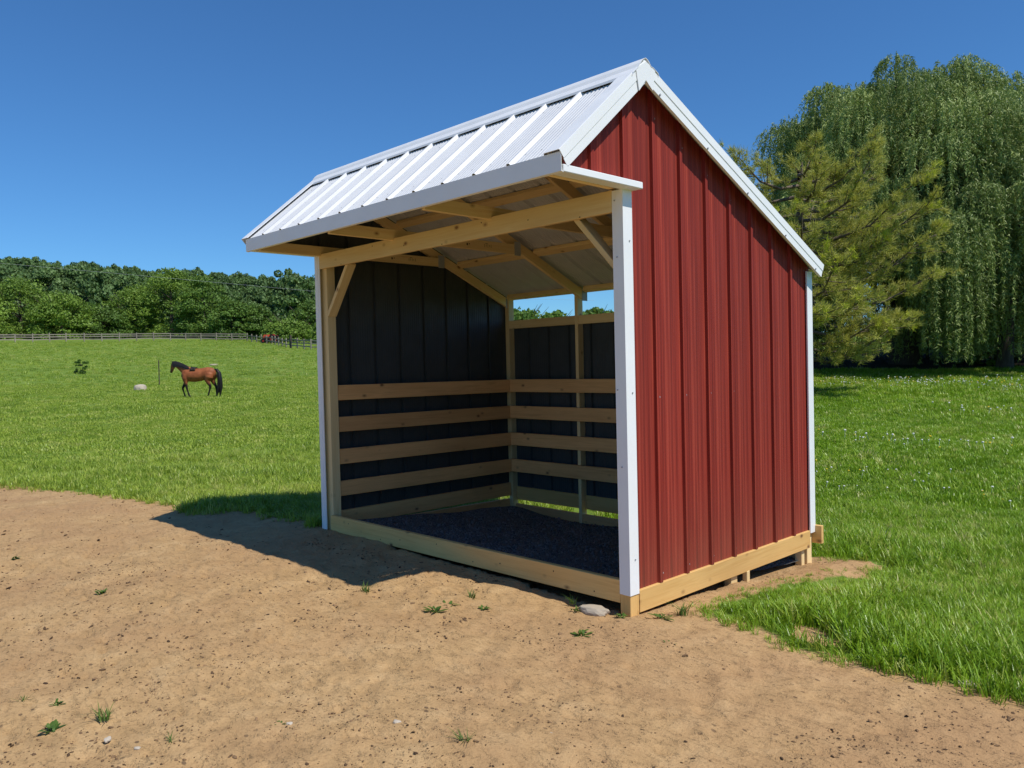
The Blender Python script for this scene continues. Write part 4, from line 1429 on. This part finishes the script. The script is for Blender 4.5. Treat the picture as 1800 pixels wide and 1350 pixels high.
# ---- pine
def pine(x, y, h, seed, label):
    rg = np.random.default_rng(seed)
    root = empty('pine_tree', (x, y, gz(x, y) - .1))
    tubes = [tube_data([(0, 0, -.3), (.05, 0, h * .3), (-.05, .05, h * .65), (.1, 0, h * .97)], [.24, .19, .11, .02], 9)]
    tufts = []
    for k in range(54):
        f = (k + .5) / 54
        z0 = h * (.16 + .78 * f)
        a = k * 2.39996 + rg.normal(0, .3)
        L = (3.3 * math.sqrt(max(.05, 1 - ((f - .36) / .70) ** 2))) * rg.uniform(.72, 1.12)
        rise = rg.uniform(-.08, .28) + .32 * f
        d = np.array([math.cos(a), math.sin(a), 0])
        pts = []
        for t in (0, .3, .6, 1.0):
            p = d * L * t; p[2] = z0 + L * (rise * t * t - .10 * math.sin(t * 3.1))
            p[:2] += rg.normal(0, .06 * t, 2); pts.append(p)
        tubes.append(tube_data([tuple(p) for p in pts], [.055, .04, .026, .01], 5))
        ns = int(7 + L * 5)
        for j in range(ns):
            t = rg.uniform(.22, 1.0)
            i = min(2, int(np.searchsorted([.3, .6, 1.0], t))); tt = (t - [0, .3, .6][i]) / [.3, .3, .4][i]
            b0 = pts[i] * (1 - tt) + pts[i + 1] * tt
            aa = a + rg.choice([-1, 1]) * rg.uniform(.3, 1.25)
            sl = L * rg.uniform(.12, .34) * (1.15 - .5 * t)
            e = b0 + np.array([math.cos(aa) * sl, math.sin(aa) * sl, sl * rg.uniform(-.15, .75)])
            mid = (b0 + e) / 2 + (0, 0, -.03)
            tubes.append(tube_data([tuple(b0), tuple(mid), tuple(e)], [.013, .010, .006], 4))
            for q in range(int(2 + sl * 5.5)):
                u = rg.uniform(.25, 1.05)
                c = b0 * (1 - u) + e * u + rg.normal(0, .06, 3)
                tufts.append((c, (e - b0) / sl, t * u, z0))
        for q in range(4): tufts.append((pts[-1] + rg.normal(0, .08, 3), d + (0, 0, .4), 1.0, z0))
    V, F = join_tubes(tubes)
    pymesh('trunk', V, F, M['pine_bark'], root, smooth=True)
    LV, LT, SV, ST = [], [], [], []
    for (c, ax, u, z0) in tufts:
        n = 26
        dd = rg.normal(0, 1, (n, 3)) * .62 + np.asarray(ax) * .75 + (0, 0, .35)
        dd /= np.linalg.norm(dd, axis=1)[:, None]
        sd = np.cross(dd, rg.normal(0, 1, (n, 3))); sd /= np.linalg.norm(sd, axis=1)[:, None]
        ll = rg.uniform(.10, .20, (n, 1)); wd = .0085
        b0 = c + dd * .01 + rg.normal(0, .03, (n, 3))
        tri = np.stack([b0 - sd * wd, b0 + sd * wd, b0 + dd * ll], 1).reshape(-1, 3)
        shoot = u > .74 and rg.uniform() < .4 and z0 < h * .66
        tone = rg.uniform(0, 1)
        (SV if shoot else LV).append(tri)
        (ST if shoot else LT).append(np.repeat(np.clip(tone * .6 + rg.uniform(0, .4, n), 0, 1), 3))
    V = np.vstack(LV)
    npmesh('crown', V, np.arange(len(V)).reshape(-1, 3), M['pine_needle'], root, {'tint': np.concatenate(LT)})
    V = np.vstack(SV)
    o = npmesh('young_shoots', V, np.arange(len(V)).reshape(-1, 3), M['pine_shoot'], root, {'tint': np.concatenate(ST)})
    return tag(root, label, 'tree')


x, y = polar(19.9, 23.0)
pine(x, y, 6.5, 4, 'olive-green pine with yellow shoots behind the back right corner of the shed')

# ---- dark shrubs and thicket under the willows
for k, (b, r, h, rad, lab) in enumerate(((20.8, 34.5, 2.6, 1.9, 'dark shrub left of the thick willow trunk'),
                                         (18.0, 35.5, 3.0, 2.0, 'dark shrub nearest the back corner of the shed'),
                                         (27.4, 35.5, 2.3, 1.6, 'dark thicket right of the thick willow trunk'),
                                         (33.2, 34.5, 2.4, 1.5, 'dark leafy shrub at the far right under the willow'),
                                         (30.9, 33.0, 1.0, .8, 'low yellow-green bush in a gap below the shorter willow'))):
    x, y = polar(b, r)
    broad_tree('shrub', x, y, h, rad, 400 + k, M['shrub_leaf'] if k < 4 else M['tree_leaf_light'], lab, 'shrub', 'shrubs under the willows', nclump=22, nleaf=70, leaf=.085, base=.02, trunk_r=.05)

# ---- small shrub on the pasture
x, y = polar(-28.2, 70)
broad_tree('shrub', x, y, 1.3, .62, 431, M['tree_leaf'], 'small dark shrub alone on the open pasture', 'shrub', nclump=16, nleaf=60, leaf=.07, base=.03, trunk_r=.03)


# ================================================================== FENCES
def fence(pts, hgt, mat, label, rails=(.35, .75, 1.1), step=2.35, pr=.075, name='rail_fence', dark_end=False):
    root = empty(name, (pts[0][0], pts[0][1], gz(*pts[0])))
    O = root.location
    q = [Vector((p[0], p[1], 0)) for p in pts]
    P = []
    for a, b in zip(q[:-1], q[1:]):
        n = max(1, int(round((b - a).length / step)))
        P += [a + (b - a) * (k / n) for k in range(n)]
    P.append(q[-1])
    rg = random.Random(len(P))
    P = [Vector((p.x, p.y, gz(p.x, p.y))) for p in P]
    for i, p in enumerate(P):
        big = dark_end and i == 0
        hh_ = hgt * (1.35 if big else rg.uniform(.95, 1.1))
        board('post', p - O + Vector((0, 0, -.3)), p - O + Vector((rg.uniform(-.03, .03), rg.uniform(-.03, .03), hh_)), pr * (3 if big else 2), pr * (3 if big else 2),
              M['bark'] if big else mat, root, side=(0, 1, 0), bev=.01)
    for a, b in zip(P[:-1], P[1:]):
        for z in rails:
            board('rail', a - O + Vector((0, 0, z + rg.uniform(-.03, .03))), b - O + Vector((0, 0, z + rg.uniform(-.03, .03))), .05, .15, mat, root, bev=.008)
    return tag(root, label, 'fence', 'rail fences round the pasture')


fence([polar(-34.5, 138), polar(-29, 142), polar(-23, 141), polar(-18.2, 136)], 1.25, M['wood_grey'], 'grey timber rail fence along the top of the pasture on the left')
fence([polar(-18.2, 135.5), polar(-16.6, 124), polar(-15.4, 112)], 1.2, M['wood_grey'], 'low rail fence running down from the tree row towards the dark post', rails=(.4, .9))
fence([polar(-15.35, 110), polar(-14.0, 104), polar(-11.5, 100), polar(-6, 98)], 1.25, M['wood_grey'], 'rail fence with thick dark end post beside the white corner post', dark_end=True)
fence([polar(15.5, 43), polar(22.8, 41), polar(27, 42), polar(36, 44)], 1.3, M['wood_grey'], 'rail fence in the shade behind the thick willow trunk')
M['white_rail'] = metal_mat('white_rail_paint', (.74, .74, .72), .6)
fence([polar(14, 78), polar(24, 80), polar(38, 82)], 1.3, M['white_rail'], 'white rail fence on the bright field behind the willows', rails=(.6, 1.15))

# ---- lone metal post on the pasture
x, y = polar(-23.75, 56)
o = board('metal_post', (x, y, gz(x, y) - .3), (x + .02, y, gz(x, y) + 1.62), .07, .05, M['bark'], None, side=(0, 1, 0), bev=.01)
tag(o, 'thin dark post standing alone left of the horse', 'post')

# ---- pale boulder on the pasture
x, y = polar(-24.95, 51)
bo = stone(x, y, .36, .26, .40, 'pale cream boulder in the grass left of the horse', .74, 33)
bo.name = 'boulder'; bo['category'] = 'boulder'; del bo['group']
x, y = polar(-20.4, 76)
bo = stone(x, y, .35, .25, .16, 'whitish low rock in the grass above the horse', .74, 35)
bo.name = 'boulder'; bo['category'] = 'boulder'; del bo['group']

# ---- overhead wire across the hill
wire = []
for b, e, rr in ((-36, 7.0, 150), (-32.6, 6.8, 148), (-23.8, 6.23, 146), (-14.0, 5.4, 146), (-6, 4.9, 148), (6, 4.4, 152)):
    x, y = polar(b, rr); wire.append((x, y, CAM.z + rr * math.tan(math.radians(e))))
V, F = tube_data(wire, [.016] * len(wire), 5)
o = pymesh('overhead_wire', V, F, M['galv'])
tag(o, 'thin overhead cable sloping across the wooded hill', 'cable')

# ================================================================== HORSE
def paint_mat(name, colr, rough=.5, spec=.3):
    m, nt, nd, lk, bs = new_mat(name)
    v = coords(nt, 'Object'); n1 = noise(nt, v, 6, 3)
    lk.new(ramp(nt, n1, [(.3, tuple(c * .8 for c in colr)), (.7, colr)]).outputs[0], bs.inputs['Base Color'])
    bs.inputs['Roughness'].default_value = rough; bs.inputs['Specular IOR Level'].default_value = spec
    return m


def coat_mat():
    m, nt, nd, lk, bs = new_mat('bay_coat')
    tc = N(nt, 'ShaderNodeTexCoord')
    sp = N(nt, 'ShaderNodeSeparateXYZ'); lk.new(tc.outputs['Object'], sp.inputs[0])
    n1 = noise(nt, tc.outputs['Object'], 5, 3)
    c = ramp(nt, n1, [(.3, (.22, .062, .021)), (.7, (.37, .115, .040))]).outputs[0]
    zz = math_n(nt, 'ADD', sp.outputs[2], math_n(nt, 'MULTIPLY', math_n(nt, 'SUBTRACT', n1, .5), .12))
    legs = ramp(nt, zz, [(.62, (1, 1, 1)), (.84, (0, 0, 0))]).outputs[0]
    c = mixc(nt, legs, c, (.012, .009, .008))
    # dark muzzle and forehead
    hx = ramp(nt, math_n(nt, 'MULTIPLY_ADD', sp.outputs[0], -1.0, 0.0), [(1.10, (0, 0, 0)), (1.20, (1, 1, 1))])
    nose = math_n(nt, 'MULTIPLY', math_n(nt, 'GREATER_THAN', math_n(nt, 'MULTIPLY', sp.outputs[0], -1.0), 1.13), math_n(nt, 'LESS_THAN', sp.outputs[2], 1.42))
    c = mixc(nt, math_n(nt, 'MULTIPLY', nose, .85), c, (.014, .010, .009))
    lk.new(c, bs.inputs['Base Color'])
    bs.inputs['Roughness'].default_value = .6
    bs.inputs['Specular IOR Level'].default_value = .3
    return m


def horse(x, y, rz):
    root = empty('horse', (x, y, gz(x, y) + .02), rz)
    tag(root, 'bay horse with black mane and tail walking left across the pasture', 'horse')
    S = .0020833                                   # metres per unit of the sketch
    def P(a, b, off=0.0): return ((a - 850) * S, off, (1150 - b) * S)
    V, F = [], []
    def loft(rings, wf=1.0, n=14):
        """closed limb through (x, z, radius, side offset) rings; wf = width over height"""
        pts = [Vector(P(q[0], q[1], q[3] if len(q) > 3 else 0.0)) for q in rings]
        o = len(V)
        for i, p in enumerate(pts):
            d = (pts[min(i + 1, len(pts) - 1)] - pts[max(i - 1, 0)]).normalized()
            sd = Vector((0, 1, 0)); sd = (sd - d * sd.dot(d)).normalized(); nv = d.cross(sd)
            for k in range(n):
                t = 2 * math.pi * k / n
                V.append(p + nv * math.cos(t) * rings[i][2] + sd * math.sin(t) * rings[i][2] * wf)
        for i in range(len(pts) - 1):
            for k in range(n):
                k2 = (k + 1) % n
                F.append((o + i * n + k, o + i * n + k2, o + (i + 1) * n + k2, o + (i + 1) * n + k))
        F.append(tuple(o + k for k in range(n - 1, -1, -1)))
        F.append(tuple(o + (len(pts) - 1) * n + k for k in range(n)))
    loft([(1385, 560, .08), (1350, 555, .20), (1280, 560, .285), (1190, 562, .315), (1080, 582, .31), (960, 602, .34), (850, 606, .348), (750, 600, .345), (670, 592, .33), (600, 588, .27), (550, 580, .15)], .80, 20)
    loft([(720, 530, .26), (630, 475, .25), (545, 408, .205), (465, 350, .165), (385, 312, .13)], .55)
    loft([(395, 300, .10), (350, 340, .132), (328, 395, .118), (308, 452, .088), (291, 505, .074), (281, 538, .058)], .68)
    w_ = .15
    loft([(672, 520, .06, -w_ * .8), (664, 590, .17, -w_ * .9), (648, 690, .155, -w_), (662, 780, .092, -w_), (680, 890, .064, -w_), (706, 1000, .043, -w_), (730, 1075, .048, -w_), (752, 1112, .042, -w_), (772, 1138, .066, -w_), (776, 1148, .068, -w_)], .85)
    loft([(662, 520, .06, w_ * .8), (652, 590, .17, w_ * .9), (630, 700, .150, w_), (585, 810, .088, w_), (524, 922, .062, w_), (546, 1010, .042, w_), (566, 1080, .046, w_), (573, 1110, .040, w_), (580, 1134, .060, w_), (582, 1142, .062, w_)], .85)
    loft([(1235, 500, .08, -w_ * .6), (1232, 580, .22, -w_ * .85), (1225, 660, .225, -w_), (1185, 740, .140, -w_), (1222, 815, .095, -w_), (1262, 888, .072, -w_), (1240, 980, .048, -w_), (1212, 1072, .052, -w_), (1197, 1108, .044, -w_), (1184, 1138, .064, -w_), (1180, 1148, .066, -w_)], .75)
    loft([(1260, 500, .08, w_ * .6), (1270, 580, .22, w_ * .85), (1280, 660, .215, w_), (1262, 740, .135, w_), (1302, 815, .092, w_), (1345, 888, .070, w_), (1352, 980, .047, w_), (1360, 1072, .050, w_), (1358, 1108, .043, w_), (1352, 1138, .062, w_), (1350, 1148, .064, w_)], .75)
    b = pymesh('body', V, F, coat_mat(), root, smooth=True)
    rm = b.modifiers.new('skin', 'REMESH'); rm.mode = 'VOXEL'; rm.voxel_size = .022; rm.use_smooth_shade = True
    sm = b.modifiers.new('relax', 'SMOOTH'); sm.factor = .5; sm.iterations = 9
    blk = paint_mat('horse_hair', (.012, .010, .010), .5)
    # ears
    for s in (-1, 1):
        p = Vector(P(325, 300)); V = [(p.x + .035, s * .03, p.z - .01), (p.x - .03, s * .03, p.z - .02), (p.x + .005, s * .085, p.z - .01), (p.x - .015, s * .065, p.z + .14)]
        pymesh('ear', V, [(0, 1, 3), (1, 2, 3), (2, 0, 3), (0, 2, 1)], blk, root)
    # mane: overlapping locks along the crest falling to the near side
    V, F = [], []
    rg = random.Random(3)
    crest = [P(345, 262), P(400, 250), P(470, 272), P(550, 305), P(630, 345), P(700, 385), P(735, 420)]
    for k in range(46):
        t = k / 45 * (len(crest) - 1); i = min(int(t), len(crest) - 2); f = t - i
        c = Vector(crest[i]).lerp(Vector(crest[i + 1]), f)
        L = .34 * (1 - .55 * k / 45) * rg.uniform(.7, 1.1); w = .045
        for s in (-1, 1) if k % 3 == 0 else (-1,):
            o_ = len(V)
            for (dt, yo, wd) in ((0, 0, .8), (.25, .11, 1.0), (.65, .15, .8), (1, .16, .15)):
                V.append((c.x - w * wd + .05 * dt, s * yo, c.z + .01 - L * dt)); V.append((c.x + w * wd + .05 * dt, s * yo, c.z - .005 - L * dt))
            F += [(o_ + 2 * q, o_ + 2 * q + 1, o_ + 2 * q + 3, o_ + 2 * q + 2) for q in range(3)]
    pymesh('mane', V, F, blk, root)
    # tail: bundle of tapering locks
    tb = []
    for k in range(16):
        a = rg.uniform(-.05, .05); d = rg.uniform(-26, 26); q = rg.uniform(.85, 1.05)
        tb.append(tube_data([P(1300, 470, 0), P(1400 + d * .3, 478, a * .5), P(1455 + d * .6, 560, a), P(1470 + d, 740, a * 1.5), P(1465 + d * 1.6, 930 * q, a * 1.7), P(1430 + d * 2, 1100 * q, a * 1.6)],
                            [.04, .05, .06, .058, .045, .008], 6))
    V, F = join_tubes(tb)
    pymesh('tail', V, F, blk, root, smooth=True)
    return root, P, blk


hx_, hy_ = polar(-21.6, 44)
yaw_h = math.atan2(RT2[1], RT2[0]) - math.radians(0)
hr, HP, blk = horse(hx_, hy_, math.atan2(RT2[1], RT2[0]))
# small dark saddle pad on its back
sd_r = empty('saddle', hr.location, hr.rotation_euler.z)
tag(sd_r, 'small dark saddle pad on the back of the bay horse', 'saddle')
V, F = [], []
c = Vector(HP(850, 452))
for i in range(7):
    for j in range(9):
        t = -.95 + 1.9 * j / 8
        xx = c.x - .13 + .26 * i / 6
        rr = .350 + .02 * (1 if i in (0, 1) else 0)
        V.append((xx, math.sin(t) * rr * .80, c.z - .29 + math.cos(t) * rr))
for i in range(6):
    for j in range(8):
        F.append((i * 9 + j, i * 9 + j + 1, (i + 1) * 9 + j + 1, (i + 1) * 9 + j))
o = pymesh('pad', V, F, paint_mat('saddle_leather', (.03, .018, .014), .5), sd_r, smooth=True)
o.modifiers.new('thickness', 'SOLIDIFY').thickness = .03
V, F = tube_data([HP(790, 470, -.06), HP(795, 440, -.03), HP(795, 434, 0), HP(795, 440, .03), HP(790, 470, .06)], [.03] * 5, 6)
pymesh('pommel', V, F, paint_mat('saddle_dark', (.015, .012, .012), .5), sd_r, smooth=True)


# ================================================================== RED TRACTOR beyond the fence
def tractor(x, y, rz, label):
    root = empty('tractor', (x, y, gz(x, y)), rz)
    red = paint_mat('red_tractor_paint', (.72, .10, .035), .4, .5); drk = paint_mat('dark_red_paint', (.42, .035, .025), .5)
    rub = paint_mat('tyre_rubber', (.015, .015, .015), .8)
    def bx(name, c, s, mat, bev):
        bm = bmesh.new(); bmesh.ops.create_cube(bm, size=1); bmesh.ops.scale(bm, vec=s, verts=bm.verts)
        bmesh.ops.bevel(bm, geom=bm.edges[:], offset=bev, segments=2, affect='EDGES')
        o = bm_obj(name, bm, mat, root); o.location = c; return o
    bx('hood', (-.55, 0, .98), (1.15, .62, .62), red, .14)
    bx('chassis', (-.1, 0, .62), (1.9, .45, .25), rub, .05)
    for s in (-1, 1): bx('fender', (.62, s * .52, 1.08), (.85, .30, .26), drk, .10)
    bx('seat', (.55, 0, 1.12), (.42, .46, .40), drk, .08)
    V, F = tube_data([(-.8, .15, 1.25), (-.8, .15, 1.75)], [.03, .03], 8); pymesh('exhaust_pipe', V, F, rub, root)
    V, F = tube_data([(.05, 0, 1.1), (.22, 0, 1.42)], [.02, .02], 6); pymesh('steering_column', V, F, rub, root)
    def wheel(c, rad, wd):
        V, F = [], []
        n = 20
        pr = [(-wd / 2, rad * .55), (-wd / 2, rad * .92), (-wd * .3, rad), (wd * .3, rad), (wd / 2, rad * .92), (wd / 2, rad * .55)]
        for k in range(n):
            t = 2 * math.pi * k / n
            for (yy, rr) in pr: V.append((rr * math.cos(t), yy, rr * math.sin(t)))
        m_ = len(pr)
        for k in range(n):
            k2 = (k + 1) % n
            for q in range(m_): F.append((k * m_ + q, k * m_ + (q + 1) % m_, k2 * m_ + (q + 1) % m_, k2 * m_ + q))
        o = pymesh('wheel', V, F, rub, root); o.location = c
        bm = bmesh.new(); bmesh.ops.create_cone(bm, cap_ends=True, segments=16, radius1=rad * .56, radius2=rad * .5, depth=wd * .7, matrix=Matrix.Rotation(math.pi / 2, 4, 'X'))
        bm_obj('rim', bm, drk, o)
    for s in (-1, 1):
        wheel((.62, s * .52, .62), .62, .30); wheel((-.85, s * .48, .38), .38, .20)
    return tag(root, label, 'tractor')


x, y = polar(-16.7, 127)
tractor(x, y, math.atan2(RT2[1], RT2[0]) - .25, 'small red tractor parked beyond the fence under the trees')
